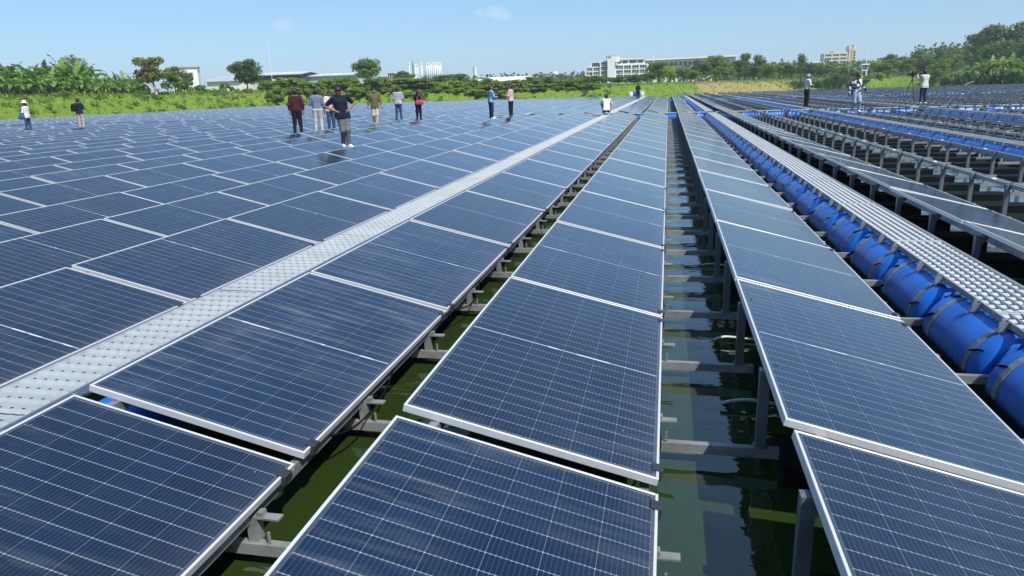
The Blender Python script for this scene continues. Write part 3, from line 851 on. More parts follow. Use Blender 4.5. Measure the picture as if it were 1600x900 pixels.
def person(label, loc, rz, shirt, pants, shoe, pose=None, sleeve=1.0, hem=.86, hair=HAIR, hairlen=0, height=1.72, coat=False, skirt=None, girth=1., face=True, group='people on the array'):
    """pose gives joints in a local frame: x to the person's right-hand side of the picture when seen from behind, y forward, z up"""
    J = dict(hip=v3(0, 0, .93), waist=v3(0, 0, 1.08), chest=v3(0, 0, 1.27), neck=v3(0, 0, 1.445), head=v3(0, .015, 1.60), look=v3(0, 1, 0),
             shL=v3(-.185, 0, 1.40), shR=v3(.185, 0, 1.40), elL=v3(-.235, -.02, 1.13), elR=v3(.235, -.02, 1.13), wrL=v3(-.25, .05, .88), wrR=v3(.25, .05, .88),
             hpL=v3(-.09, 0, .90), hpR=v3(.09, 0, .90), knL=v3(-.105, .02, .49), knR=v3(.105, .02, .49), anL=v3(-.11, 0, .085), anR=v3(.11, 0, .085),
             toL=v3(-.13, .17, .035), toR=v3(.13, .17, .035), hdL=None, hdR=None)
    for k_, q in (pose or {}).items(): J[k_] = v3(*q)
    for s in 'LR':
        if J['hd'+s] is None: J['hd'+s] = (J['wr'+s]-J['el'+s])/np.linalg.norm(J['wr'+s]-J['el'+s])
    t = thing('person', label, 'person', loc, rz, group)
    sc_ = height/1.72; t.scale = (sc_, sc_, sc_)
    g = girth
    L = J['look']/np.linalg.norm(J['look']); up = v3(0, 0, 1); up = up-L*(up@L); up /= np.linalg.norm(up); sd = np.cross(L, up)
    H = J['head']
    def hp(x, y, z): return H+sd*x+L*y+up*z
    def torso(e=0.):
        C, Wt, Hp = J['chest'], J['waist'], J['hip']
        return [(J['shL']*.72+J['shR']*.28, J['shR']*.72+J['shL']*.28, .085*g+e, .085*g+e),
                (J['shL']+v3(.02, 0, -.01), J['shL']*.6+J['neck']*.4, .058+e, .055+e), (J['shR']+v3(-.02, 0, -.01), J['shR']*.6+J['neck']*.4, .058+e, .055+e),
                (C+v3(-.075, .01, .02), Wt+v3(-.055, .01, 0), .108*g+e, .098*g+e), (C+v3(.075, .01, .02), Wt+v3(.055, .01, 0), .108*g+e, .098*g+e),
                (Wt+v3(-.05, .015, 0), Hp+v3(-.07, 0, 0), .098*g+e, .105*g+e), (Wt+v3(.05, .015, 0), Hp+v3(.07, 0, 0), .098*g+e, .105*g+e)]
    def arm(s, e=0., upto=2.):
        a, b, c = J['sh'+s], J['el'+s], J['wr'+s]; o = []
        u = min(upto, 1.); o.append((a, lerp(a, b, u), .055+e, .055+e-(.013*u)))
        if upto > 1.: o.append((b, lerp(b, c, upto-1), .043+e, .043+e-.013*(upto-1)))
        return o
    def leg(s, e=0.):
        return [(J['hp'+s], J['kn'+s], .088*g+e, .058+e), (J['kn'+s], J['an'+s], .057+e, .040+e)]
    head = [(hp(0, -.012, .03), hp(0, .012, .025), .092, .09), (hp(0, .03, -.02), hp(0, .052, -.085), .068, .042), (hp(0, .095, .0), hp(0, .108, -.022), .012, .014),
            (hp(-.088, .0, -.01), hp(-.09, -.012, .02), .014, .018), (hp(.088, .0, -.01), hp(.09, -.012, .02), .014, .018), (hp(-.03, .088, .03), hp(.03, .088, .03), .012, .012),
            (hp(-.022, .083, -.062), hp(.022, .083, -.062), .012, .012), (J['neck']+v3(0, 0, -.06), hp(0, -.01, -.05), .06, .052)]
    body = head+torso()+arm('L')+arm('R')+leg('L')+leg('R')
    fing = MB()
    for s in 'LR':
        w = J['wr'+s]; d = J['hd'+s]/np.linalg.norm(J['hd'+s])
        sgn = -1 if s == 'L' else 1
        side = np.cross(d, v3(sgn, 0, 0)); 
        if np.linalg.norm(side) < .2: side = np.cross(d, v3(0, 0, 1))
        side /= np.linalg.norm(side); nrm = np.cross(side, d)
        for q in (-.022, -.007, .008, .022): body.append((w+d*.02+side*q*.6, w+d*.085+side*q, .015, .014))
        for q, ln in ((-.030, .065), (-.010, .078), (.010, .074), (.030, .056)):
            a = w+d*.08+side*q; b = a+d*ln*.5-nrm*.008*sgn; c = b+d*ln*.42-nrm*.022*sgn
            fing.tube([a, b, c], [.0092, .0088, .0070], 6)
        a = w+d*.03-side*.028; b = a+d*.03-side*.028; c = b+d*.034-side*.006-nrm*.012*sgn
        fing.tube([a, b, c], [.0115, .0105, .008], 6)
    for s in 'LR': body.append((J['an'+s]+v3(0, 0, -.03), J['to'+s]+v3(0, -.03, 0), .038, .028))
    sdf_obj('body', SKIN, t, body, fing, h=.0165, k=.014)
    # clothes
    e = .016 if not coat else .03
    shcaps = torso(e)+arm('L', e*.9, 2*sleeve)+arm('R', e*.9, 2*sleeve)
    if hem < .88:
        for s, x in (('L', -1), ('R', 1)): shcaps.append((J['hip']+v3(.07*x, 0, 0), J['hip']+v3(.085*x, 0, hem-.93-.02), .112*g+e, .115*g+e))
    cut = [((0, 0, -1), -(hem if J['hip'][2] > .7 else J['hip'][2]-.05)), ((0, 0, 1), J['neck'][2]+.035)]
    sdf_obj('shirt' if not coat else 'jacket', shirt, t, shcaps, h=.0165, k=.016, cut=cut)
    if skirt is not None:
        sk = [(J['hip'], J['hip']+v3(0, 0, -.48), .15, .20)]
        sdf_obj('skirt', skirt, t, sk, h=.02, k=.02, cut=[((0, 0, -1), -.44), ((0, 0, 1), .98)])
    pc = leg('L', .017)+leg('R', .017)+[(J['hip']+v3(-.07, 0, .0), J['hip']+v3(.07, 0, .0), .108*g+.008, .108*g+.008)]
    ctz = min(J['anL'][2], J['anR'][2])
    sdf_obj('trousers', pants, t, pc, h=.0165, k=.016, cut=[((0, 0, -1), -max(.055, ctz-.03)), ((0, 0, 1), J['hip'][2]+.07)])
    for s in 'LR':
        a, b = J['an'+s], J['to'+s]
        heel = a+v3(0, 0, -.045)-(b-a)*v3(1, 1, 0)*.22
        sdf_obj('shoe', shoe, t, [(heel, b, .043, .038), (a+v3(0, 0, -.02), lerp(a, b, .5), .045, .04)], h=.013, k=.012, cut=[((0, 0, -1), -(min(heel[2], b[2])-.036))])
    if hair is not None:
        hc = [(hp(0, -.028, .045), hp(0, .02, .058), .096, .088), (hp(0, -.05, .0), hp(0, -.045, -.05), .075, .058)]
        if hairlen: hc.append((hp(0, -.055, 0), hp(0, -.075, -hairlen), .085, .06))
        sdf_obj('hair', hair, t, hc, h=.0135, k=.014)
    if face:
        for x in (-.032, .032):
            q = MB(); q.sphere(hp(x, .089, .012), .0105, 8); q.build('eye', EYE, t)
        q = MB(); q.sphere(hp(0, .092, -.06), .016, 8, 0, (1.3, .35, .3)); q.build('mouth', simple('lips', (.20, .08, .06), .5), t)
    return t, J, (hp, sc_)

def face_to(p, toward=True, turn=0.):
    """rotation about z so that local +y looks at the camera (or away) plus a turn to the left"""
    dx, dy = CAM.x-p[0], CAM.y-p[1]
    if not toward: dx, dy = -dx, -dy
    return math.atan2(dy, dx)-math.pi/2+turn
def stand(u, v, z=.135):
    p = ray_at_z(u, v, z); return (p.x, p.y, z)
C_navy = cloth('navy_cotton', (.012, .018, .038)); C_grey = cloth('grey_denim', (.135, .145, .155)); C_black = cloth('black_cloth', (.012, .012, .014))
C_maroon = cloth('maroon_cotton', (.055, .016, .026)); C_check = cloth('checked_cotton', (.20, .26, .36), pattern='check', col2=(.07, .09, .15), psc=28)
C_ltgrey = cloth('pale_grey_twill', (.50, .50, .47)); C_jean = cloth('blue_jeans', (.035, .085, .17)); C_ltjean = cloth('faded_jeans', (.26, .36, .46))
C_pink = cloth('pink_cotton', (.66, .40, .46)); C_ppink = cloth('pale_pink_cotton', (.70, .58, .52)); C_olive = cloth('olive_cotton', (.13, .12, .05))
C_beige = cloth('beige_twill', (.52, .44, .34)); C_blazer = cloth('grey_blazer', (.40, .42, .44)); C_white = cloth('white_cotton', (.74, .74, .73)); C_cream = cloth('cream_cotton', (.62, .60, .54))
C_sky = cloth('light_blue_cotton', (.20, .36, .62)); C_dkjean = cloth('dark_jeans', (.02, .04, .085)); C_bw = cloth('black_and_white_print', (.72, .73, .76), pattern='blotch', col2=(.02, .022, .035))
S_white = simple('white_trainer', (.75, .75, .74), .6); S_black = simple('black_shoe', (.015, .015, .016), .4); S_brown = simple('brown_shoe', (.10, .05, .03), .5)
HOLD = dict(elL=(-.25, .04, 1.14), elR=(.25, .04, 1.14), wrL=(-.07, .26, 1.15), wrR=(.07, .27, 1.15), hdL=(.5, .8, .1), hdR=(-.5, .8, .1))

# man with hands on his hips, nearest
p = stand(541, 231)
person('man in navy T-shirt and grey trousers, hands on hips, looking down', p, face_to(p, True, .30), C_navy, C_grey, S_white,
       dict(hip=(.02, 0, .92), waist=(.045, .0, 1.07), chest=(.075, .02, 1.26), neck=(.10, .03, 1.43), head=(.135, .10, 1.565), look=(.15, 1, -.75), shL=(-.105, .03, 1.41), shR=(.275, .01, 1.36),
            elL=(-.36, -.10, 1.22), wrL=(-.13, .06, 1.04), hdL=(.6, .5, -.25), elR=(.46, -.13, 1.16), wrR=(.21, .05, 1.02), hdR=(-.6, .5, -.25),
            hpL=(-.075, 0, .90), hpR=(.105, 0, .89), knL=(-.05, .13, .50), anL=(-.075, .05, .085), toL=(-.12, .21, .035), knR=(.07, .06, .48), anR=(.02, -.16, .10), toR=(.06, .0, .035)), sleeve=.36, hem=.82, height=1.72, girth=1.1)
p = stand(467, 211)
person('man in maroon long-sleeved shirt and black trousers, seen from behind', p, face_to(p, False, .05), C_maroon, C_black, S_black,
       dict(elL=(-.26, -.03, 1.13), elR=(.26, -.03, 1.13), wrL=(-.24, .02, .87), wrR=(.26, .0, .87), anL=(-.13, 0, .085), anR=(.12, 0, .085)), height=1.74, girth=1.08, face=False, hem=.94)
p = stand(499, 208)
person('man in blue checked shirt and pale grey trousers, seen from behind', p, face_to(p, False, .1), C_check, C_ltgrey, S_white,
       dict(elL=(-.27, .02, 1.14), wrL=(-.16, .22, 1.13), elR=(.27, .0, 1.13), wrR=(.29, .06, .88), anR=(.13, -.04, .085), knR=(.12, .03, .5)), height=1.72, girth=1.08, face=False, hem=.95)
p = stand(519, 205)
person('man in pale pink shirt and blue jeans looking down between two others', p, face_to(p, True, .35), C_ppink, C_jean, S_black,
       dict(head=(0, .05, 1.59), look=(.2, 1, -.5), **HOLD), sleeve=.4, hem=.84, height=1.66)
p = stand(588, 196)
t, J, (hp, s_) = person('man in olive shirt, beige trousers and sunglasses walking towards the camera', p, face_to(p, True, .1), C_olive, C_beige, S_white,
       dict(knL=(-.08, .10, .50), anL=(-.03, .12, .085), toL=(-.03, .29, .04), knR=(.09, .04, .48), anR=(.08, -.16, .11), toR=(.10, .0, .04), wrL=(-.32, .10, .90), wrR=(.32, -.02, .90), elL=(-.27, -.02, 1.13), elR=(.27, -.05, 1.13)), sleeve=.8, hem=.80, height=1.70)
g = MB(); g.box(hp(-.034, .10, .013), (.05, .014, .03)); g.box(hp(.034, .10, .013), (.05, .014, .03)); g.box(hp(0, .104, .018), (.03, .008, .008)); g.build('sunglasses', M['clamp'], t)
p = stand(624, 188)
person('man in grey blazer and blue jeans, seen from behind', p, face_to(p, False, -.25), C_blazer, C_jean, S_black,
       dict(elR=(.25, .03, 1.14), wrR=(.16, .26, 1.08), wrL=(-.20, .22, 1.05), anL=(-.15, 0, .085), anR=(.13, 0, .085)), coat=True, hem=.84, height=1.78, face=False)
p = stand(655, 188)
person('woman in long black tunic with black hair, beside the blazer man', p, face_to(p, False, -.4), C_black, C_black, S_black,
       dict(elL=(-.22, .08, 1.16), wrL=(-.12, .16, 1.42), elR=(.23, .02, 1.14), wrR=(.18, .20, 1.06)), skirt=C_black, hairlen=.16, height=1.60, face=False)
hb = thing('handbag', 'red and pink shoulder bag hanging on the woman in black', 'bag', (p[0]+.16, p[1]-.20, p[2]+.98), .2)
b = MB(); n0 = []
for i, (zz, w, d) in enumerate(((-.15, .17, .06), (-.09, .20, .085), (.04, .185, .075), (.10, .15, .05))):
    n0.append(len(b.v)); b.v += [(-w, -d, zz), (w, -d, zz), (w, d, zz), (-w, d, zz)]
for i in range(3):
    for j in range(4): b.f.append((n0[i]+j, n0[i]+(j+1) % 4, n0[i+1]+(j+1) % 4, n0[i+1]+j)); b.m.append(0)
b.f += [(0, 3, 2, 1), (12, 13, 14, 15)]; b.m += [0, 0]
b.build('pouch', simple('red_leather', (.42, .05, .10), .5, var=.4, scale=12), hb)
b = MB(); b.tube([(-.14, 0, .09), (-.12, .03, .26), (-.02, .06, .42), (.09, .04, .26), (.13, 0, .09)], .012, 6); b.build('strap', simple('pink_strap', (.5, .12, .18), .5), hb)
p = stand(768, 186)
person('man in light blue shirt and dark trousers, turned to the man in pink', p, face_to(p, False, -1.1), C_sky, C_dkjean, S_white,
       dict(elL=(-.24, .06, 1.15), wrL=(-.10, .30, 1.14), elR=(.24, .06, 1.15), wrR=(.06, .33, 1.12)), height=1.70, face=False)
p = stand(799, 184)
person('man in pink shirt and black trousers, hands held at his chest', p, face_to(p, False, 1.15), C_pink, C_black, S_white,
       dict(head=(0, .03, 1.60), look=(0, 1, -.25), **HOLD), height=1.72, hair=HAIR)
# crouching photographer on the left walkway
p = (walk_x(0), 41.2, .135)
person('person in white shirt and black trousers crouching on the left walkway', p, face_to(p, False, .0), C_white, C_black, S_white,
       dict(hip=(0, -.16, .25), waist=(0, -.10, .42), chest=(0, .02, .62), neck=(0, .09, .78), head=(0, .13, .93), shL=(-.185, .06, .74), shR=(.185, .06, .74),
            elL=(-.27, .20, .52), elR=(.27, .20, .52), wrL=(-.09, .36, .72), wrR=(.09, .36, .72), hdL=(.4, .5, .5), hdR=(-.4, .5, .5),
            hpL=(-.09, -.16, .24), hpR=(.09, -.16, .24), knL=(-.22, .20, .46), knR=(.22, .20, .46), anL=(-.13, .0, .09), anR=(.13, .0, .09), toL=(-.16, .17, .04), toR=(.16, .17, .04)),
       hem=.2, height=1.78, hairlen=.1, face=False)
p = (walk_x(0)+.05, 84., .135)
person('man in dark clothes standing far out on the left walkway', p, face_to(p, False, .3), C_black, C_black, S_black, dict(**HOLD), height=1.74, face=False)
# on the bank side, left
p = stand(47, 206)
person('person in white shirt, jeans and white sun hat looking at a phone', p, face_to(p, False, .9), C_white, C_jean, S_black,
       dict(head=(0, .05, 1.59), look=(0, 1, -.5), knL=(-.10, .06, .49), anL=(-.10, .10, .085), toL=(-.12, .27, .035), **HOLD), height=1.60, hem=.80, hair=HAIR)
hat = thing('sun_hat', 'white brimmed sun hat on the person at the far left', 'hat', (p[0]-.05, p[1]+.04, p[2]+1.60), 0)
b = MB(); b.tube([(0, 0, 0), (0, 0, .05), (0, 0, .10), (0, 0, .115)], [.112, .108, .09, .05], 14); b.build('crown', M['white'], hat, True)
b = MB(); b.tube([(0, 0, -.035), (0, 0, -.03), (0, 0, .004)], [.20, .20, .112], 16, 0, False); b.build('brim', M['white'], hat, True)
bg_ = thing('shoulder_bag', 'blue shoulder bag hanging on the person in the white hat', 'bag', (p[0]-.12, p[1]-.20, p[2]+.83), .3)
b = MB(); b.tube([(0, -.06, -.14), (0, -.07, -.05), (0, -.05, .1), (0, -.03, .14)], [.13, .17, .16, .12], 8)
for i, q in enumerate(b.v): b.v[i] = (q[0], q[1]*.55, q[2])
b.build('pouch', simple('blue_canvas', (.03, .08, .24), .7), bg_)
b = MB(); b.tube([(-.1, .0, .12), (-.02, .05, .34), (.12, .1, .52)], .014, 6); b.build('strap', simple('bag_strap', (.03, .06, .18), .7), bg_)
p = stand(129, 201)
person('man in navy shirt and cream trousers with a backpack, far left', p, face_to(p, False, -.55), C_navy, C_beige, S_white,
       dict(elR=(.26, .05, 1.14), wrR=(.17, .33, 1.10), elL=(-.25, .0, 1.13), wrL=(-.15, .24, 1.08)), sleeve=.5, height=1.72, face=False)
bp = thing('backpack', 'black backpack worn by the man in cream trousers', 'backpack', (p[0]-.16, p[1]-.18, p[2]+1.23), face_to(p, False, -.55))
b = MB(); n0 = []
for zz, w, d in ((-.24, .13, .05), (-.2, .155, .09), (.02, .15, .10), (.17, .12, .07), (.21, .07, .03)):
    n0.append(len(b.v)); b.v += [(-w, -d, zz), (w, -d, zz), (w, d, zz), (-w, d, zz)]
for i in range(4):
    for j in range(4): b.f.append((n0[i]+j, n0[i]+(j+1) % 4, n0[i+1]+(j+1) % 4, n0[i+1]+j)); b.m.append(0)
b.f += [(0, 3, 2, 1), (16, 17, 18, 19)]; b.m += [0, 0]; b.build('sack', C_black, bp)
b = MB(); b.tube([(-.08, .08, .15), (-.10, .22, .18), (-.11, .32, .02), (-.10, .20, -.18)], .017, 6); b.tube([(.08, .08, .15), (.10, .22, .18), (.11, .32, .02), (.10, .20, -.18)], .017, 6)
tag(b.build('straps', C_black, bp), kind='stuff')
# right-hand side
p = (walk_x(2)+.0, 45.2, .135)
q = stand(1259, 167); p = (q[0], q[1], .135)
person('grey-haired man in white shirt and black trousers standing by the blue drums', p, face_to(p, False, -1.0), C_white, C_black, S_black,
       dict(head=(0, .03, 1.61), **HOLD), sleeve=.45, hair=HAIRG, height=1.80, hem=.93)
q = stand(1335, 177); p = (q[0], q[1], .135)
person('person in black and white printed shirt and faded jeans stepping along', p, face_to(p, True, .55), C_bw, C_ltjean, S_white,
       dict(hip=(0, -.03, .92), head=(.02, .08, 1.58), look=(.1, 1, -.6), knL=(-.08, .22, .52), anL=(-.10, .12, .12), toL=(-.10, .29, .06), knR=(.08, .06, .48), anR=(.09, -.14, .09), toR=(.10, .03, .035),
            elL=(-.30, .0, 1.15), wrL=(-.42, .12, .96), elR=(.29, -.05, 1.14), wrR=(.34, .02, .90)), hem=.84, height=1.70)
q = stand(1441, 162); p = (q[0], q[1], .135)
person('cameraman in cream shirt and dark jeans behind a tripod camera', p, face_to(p, False, .75), C_cream, C_dkjean, S_white,
       dict(elL=(-.25, .14, 1.22), wrL=(-.12, .40, 1.46), elR=(.26, .12, 1.22), wrR=(.08, .38, 1.42), head=(-.03, .06, 1.60), anL=(-.15, 0, .085), anR=(.15, 0, .085)), hem=.80, height=1.86, hairlen=.05, face=False, girth=1.12)
cx, cyy = q[0]-.62, q[1]+.12
tr = thing('tripod', 'black camera tripod standing in front of the cameraman', 'tripod', (cx, cyy, .12), .3)
for a in (0.4, 2.5, 4.6):
    b = MB(); b.tube([(0, 0, 1.45), (.2*math.cos(a), .2*math.sin(a), .75), (.42*math.cos(a), .42*math.sin(a), 0)], [.022, .02, .014], 6); b.build('leg', M['clamp'], tr)
b = MB(); b.tube([(0, 0, 1.2), (0, 0, 1.55)], .022, 8); b.span(-.05, .05, -.05, .05, 1.5, 1.58); b.build('centre_column', M['clamp'], tr)
b = MB(); b.tube([(.02, -.03, 1.52), (.25, -.2, 1.38), (.40, -.3, 1.32)], .012, 6); b.build('pan_handle', M['clamp'], tr)
vc = thing('video_camera', 'black video camera on the tripod by the cameraman', 'camera', (cx, cyy, 1.70), math.radians(35))
b = MB(); b.span(-.07, .07, -.16, .14, 0, .16); b.span(-.05, .05, -.14, .05, .19, .215); b.span(-.02, .02, -.14, -.11, .16, .19); b.span(-.02, .02, .02, .05, .16, .19); b.build('body', M['clamp'], vc)
b = MB(); b.tube([(0, .14, .08), (0, .22, .08), (0, .23, .08), (0, .30, .08)], [.055, .055, .07, .075], 12); b.build('lens', S_black, vc)
b = MB(); b.span(-.12, -.07, -.22, -.05, .08, .13); b.build('viewfinder', S_black, vc)

# ------------------------------------------------------------------ vegetation
L_tree = mat_leaf('tree_leaf', (.055, .105, .015), (.175, .255, .040), .4)
L_bright = mat_leaf('bright_leaf', (.095, .165, .014), (.27, .36, .045), .45)
L_haz = mat_leaf('dull_leaf', (.065, .115, .030), (.180, .250, .075), .38)  # grey-green leaf, its colour lightened to imitate haze over the far trees
L_yel = mat_leaf('yellowing_leaf', (.08, .115, .015), (.22, .24, .035), .35, (.30, .17, .035), .42)
L_ban = mat_leaf('banana_leaf', (.065, .140, .025), (.20, .33, .065), .35)
L_banr = mat_leaf('banana_leaf_bright', (.09, .17, .025), (.24, .34, .06), .4, (.28, .22, .07), .2)
L_gr = mat_leaf('grass_blade', (.095, .175, .016), (.24, .36, .040), .35)
L_dry = mat_leaf('dry_grass', (.17, .15, .05), (.34, .30, .11), .3)
L_reed = mat_leaf('reed_blade', (.035, .075, .012), (.11, .17, .03), .3)
BARK = simple('bark', (.16, .12, .085), .9, var=.4, scale=6, bump=.4)
BARKP = simple('pale_bark', (.42, .38, .28), .9, var=.3, scale=6)

def leafquad(b, c, s, r, dirv=None, m=0):
    d = Vector((r.gauss(0, 1), r.gauss(0, 1), r.gauss(.0, .8))) if dirv is None else Vector(dirv)+Vector((r.gauss(0, .5), r.gauss(0, .5), r.gauss(0, .5)))
    d.normalize(); a = d.cross(Vector((r.gauss(0, 1), r.gauss(0, 1), r.gauss(0, 1))))
    if a.length < 1e-3: a = Vector((1, 0, 0))
    a.normalize(); e = d.cross(a); c = Vector(c); w = s*r.uniform(.32, .5)
    # a pointed, slightly folded leaf spray of two faces
    b.tri(c-a*s*.5, c+e*w+d*s*.10, c+a*s*.5, m); b.tri(c-a*s*.5, c+a*s*.5, c-e*w+d*s*.10, m)
def tree_proto(seed, n_lobes=16, leaves=2400, leaf=.05, shape='round', trunk=.3, lean=0., gap=.0):
    """unit-height tree: crown mesh and trunk mesh"""
    r = random.Random(seed); cr, tk = MB(), MB()
    tops = []
    th = trunk
    tk.tube([(0, 0, -.05), (lean*.1, 0, th*.5), (lean*.3, .005, th), (lean*.6, 0, th+.22), (lean*.8, 0, th+.38)], [.028, .022, .019, .012, .006], 7)
    for i in range(n_lobes):
        if shape == 'round': 
            zc = th+(1-th)*(.18+.68*r.random()**.9); prof = math.sqrt(max(.05, 1-((zc-(th+(1-th)*.45))/((1-th)*.62))**2)); R = .34*prof
        elif shape == 'tall':
            zc = th+(1-th)*(.1+.78*r.random()); R = .17*(1.15-.7*(zc-th)/(1-th))
        elif shape == 'flare':      # narrow below, broad above
            zc = th+(1-th)*(.15+.72*r.random()); R = .12+.14*(zc-th)/(1-th)
        else:                       # bush
            zc = .15+.6*r.random(); R = .55*math.sqrt(max(.05, 1-(zc/.95)**2))
        a = r.uniform(0, 6.283); rr = R*math.sqrt(r.random())
        c = Vector((rr*math.cos(a)+lean*zc, rr*math.sin(a), zc)); lr = r.uniform(.085, .15)*(1.25 if shape in('round', 'bush') else .9)
        tops.append((c, lr))
        if shape != 'bush':
            z0 = max(th*.75, min(zc-.12, th+.3)); tk.tube([(lean*z0, 0, z0), (c.x*.55+lean*z0*.4, c.y*.55, (z0+zc)*.5+.02), tuple(c)], [.010, .007, .003], 5)
        else: tk.tube([(0, 0, -.05), (c.x*.5, c.y*.5, zc*.5), tuple(c)], [.016, .012, .006], 5)
    tot = sum(l**2 for _, l in tops)
    for c, lr in tops:
        for _ in range(int(leaves*lr**2/tot)):
            d = Vector((r.gauss(0, 1), r.gauss(0, 1), r.gauss(.15, .9))).normalized()
            q = c+Vector((d.x, d.y, d.z*.8))*lr*r.uniform(.62, 1.12)
            if q.z < .02: continue
            leafquad(cr, q, leaf*r.uniform(.7, 1.4), r, d)
    return cr, tk
PROTO = {}
def proto(key, leafm, bark=BARK, **kw):
    cr, tk = tree_proto(**kw)
    PROTO[key] = (cr.mesh('crown', leafm), tk.mesh('trunk', bark))
for i in range(3):
    proto('round%d' % i, L_tree, seed=10+i, n_lobes=24, leaves=3000, leaf=.052, shape='round', trunk=.24)
    proto('dull%d' % i, L_haz, seed=20+i, n_lobes=24, leaves=2600, leaf=.055, shape='round', trunk=.2)
    proto('bright%d' % i, L_bright, seed=30+i, n_lobes=22, leaves=2600, leaf=.055, shape='round', trunk=.14)
    proto('tall%d' % i, L_haz, seed=40+i, n_lobes=24, leaves=1700, leaf=.042, shape='tall', trunk=.22)
    proto('bush%d' % i, L_bright, seed=50+i, n_lobes=18, leaves=1500, leaf=.12, shape='bush', trunk=.05)
    proto('dbush%d' % i, L_tree, seed=60+i, n_lobes=18, leaves=1500, leaf=.12, shape='bush', trunk=.05)
L_lime = mat_leaf('lime_leaf', (.15, .22, .02), (.34, .42, .06), .45)
for i in range(2): proto('lbush%d' % i, L_lime, seed=90+i, n_lobes=18, leaves=1500, leaf=.12, shape='bush', trunk=.05)
proto('lbush2', L_lime, seed=93, n_lobes=14, leaves=1300, leaf=.11, shape='bush', trunk=.05)
proto('mango', L_tree, seed=71, n_lobes=40, leaves=5200, leaf=.042, shape='round', trunk=.17)
proto('flare', L_yel, BARKP, seed=72, n_lobes=30, leaves=2300, leaf=.045, shape='flare', trunk=.32, lean=-.16)
proto('feather', L_haz, seed=73, n_lobes=26, leaves=2600, leaf=.035, shape='round', trunk=.2)
def plant(kind, u, vtop, Y, wpx, label, cat='tree', name='tree', group=None, vbot=None):
    p = ray_at_y(u, vtop, Y); x = p.x; g = gz(x, Y); h = max(.5, p.z-g)
    dep = (Vector((x, Y, g))-CAM).dot(FWD); w = wpx*dep/CAM_F
    key = kind if kind in PROTO else kind+str(rnd.randrange(3))
    t = thing(name, label, cat, (x, Y, g), rnd.uniform(0, 6.28) if key not in ('flare',) else -.2, group)
    unit = 1.2 if 'bush' in key else (.46 if 'tall' in key else .86)
    if key == 'flare': unit = .55
    t.scale = (w/unit, w/unit, h)
    if 'bush' in key: t.scale = (w/unit, w/unit, h*1.05)
    link('crown', PROTO[key][0], t); link('trunk', PROTO[key][1], t)
    return t
plant('mango', 381, 90, 128, 50, 'large round dark green tree rising left of the thin white pole')
plant('flare', 236, 88, 96, 50, 'leaning tree with sparse yellow and orange leaves on the left bank')
plant('bright', 268, 101, 104, 40, 'small green tree just right of the leaning yellow tree')
plant('feather', 112, 84, 108, 44, 'feathery green tree behind the banana plants', )
plant('dull', 291, 114, 118, 18, 'dark ragged tree in front of the white house')
plant('dull', 571, 91, 150, 46, 'olive tree standing alone by the end of the long shed')
plant('round', 631, 111, 158, 34, 'rounded tree beside the dark boxy tower')
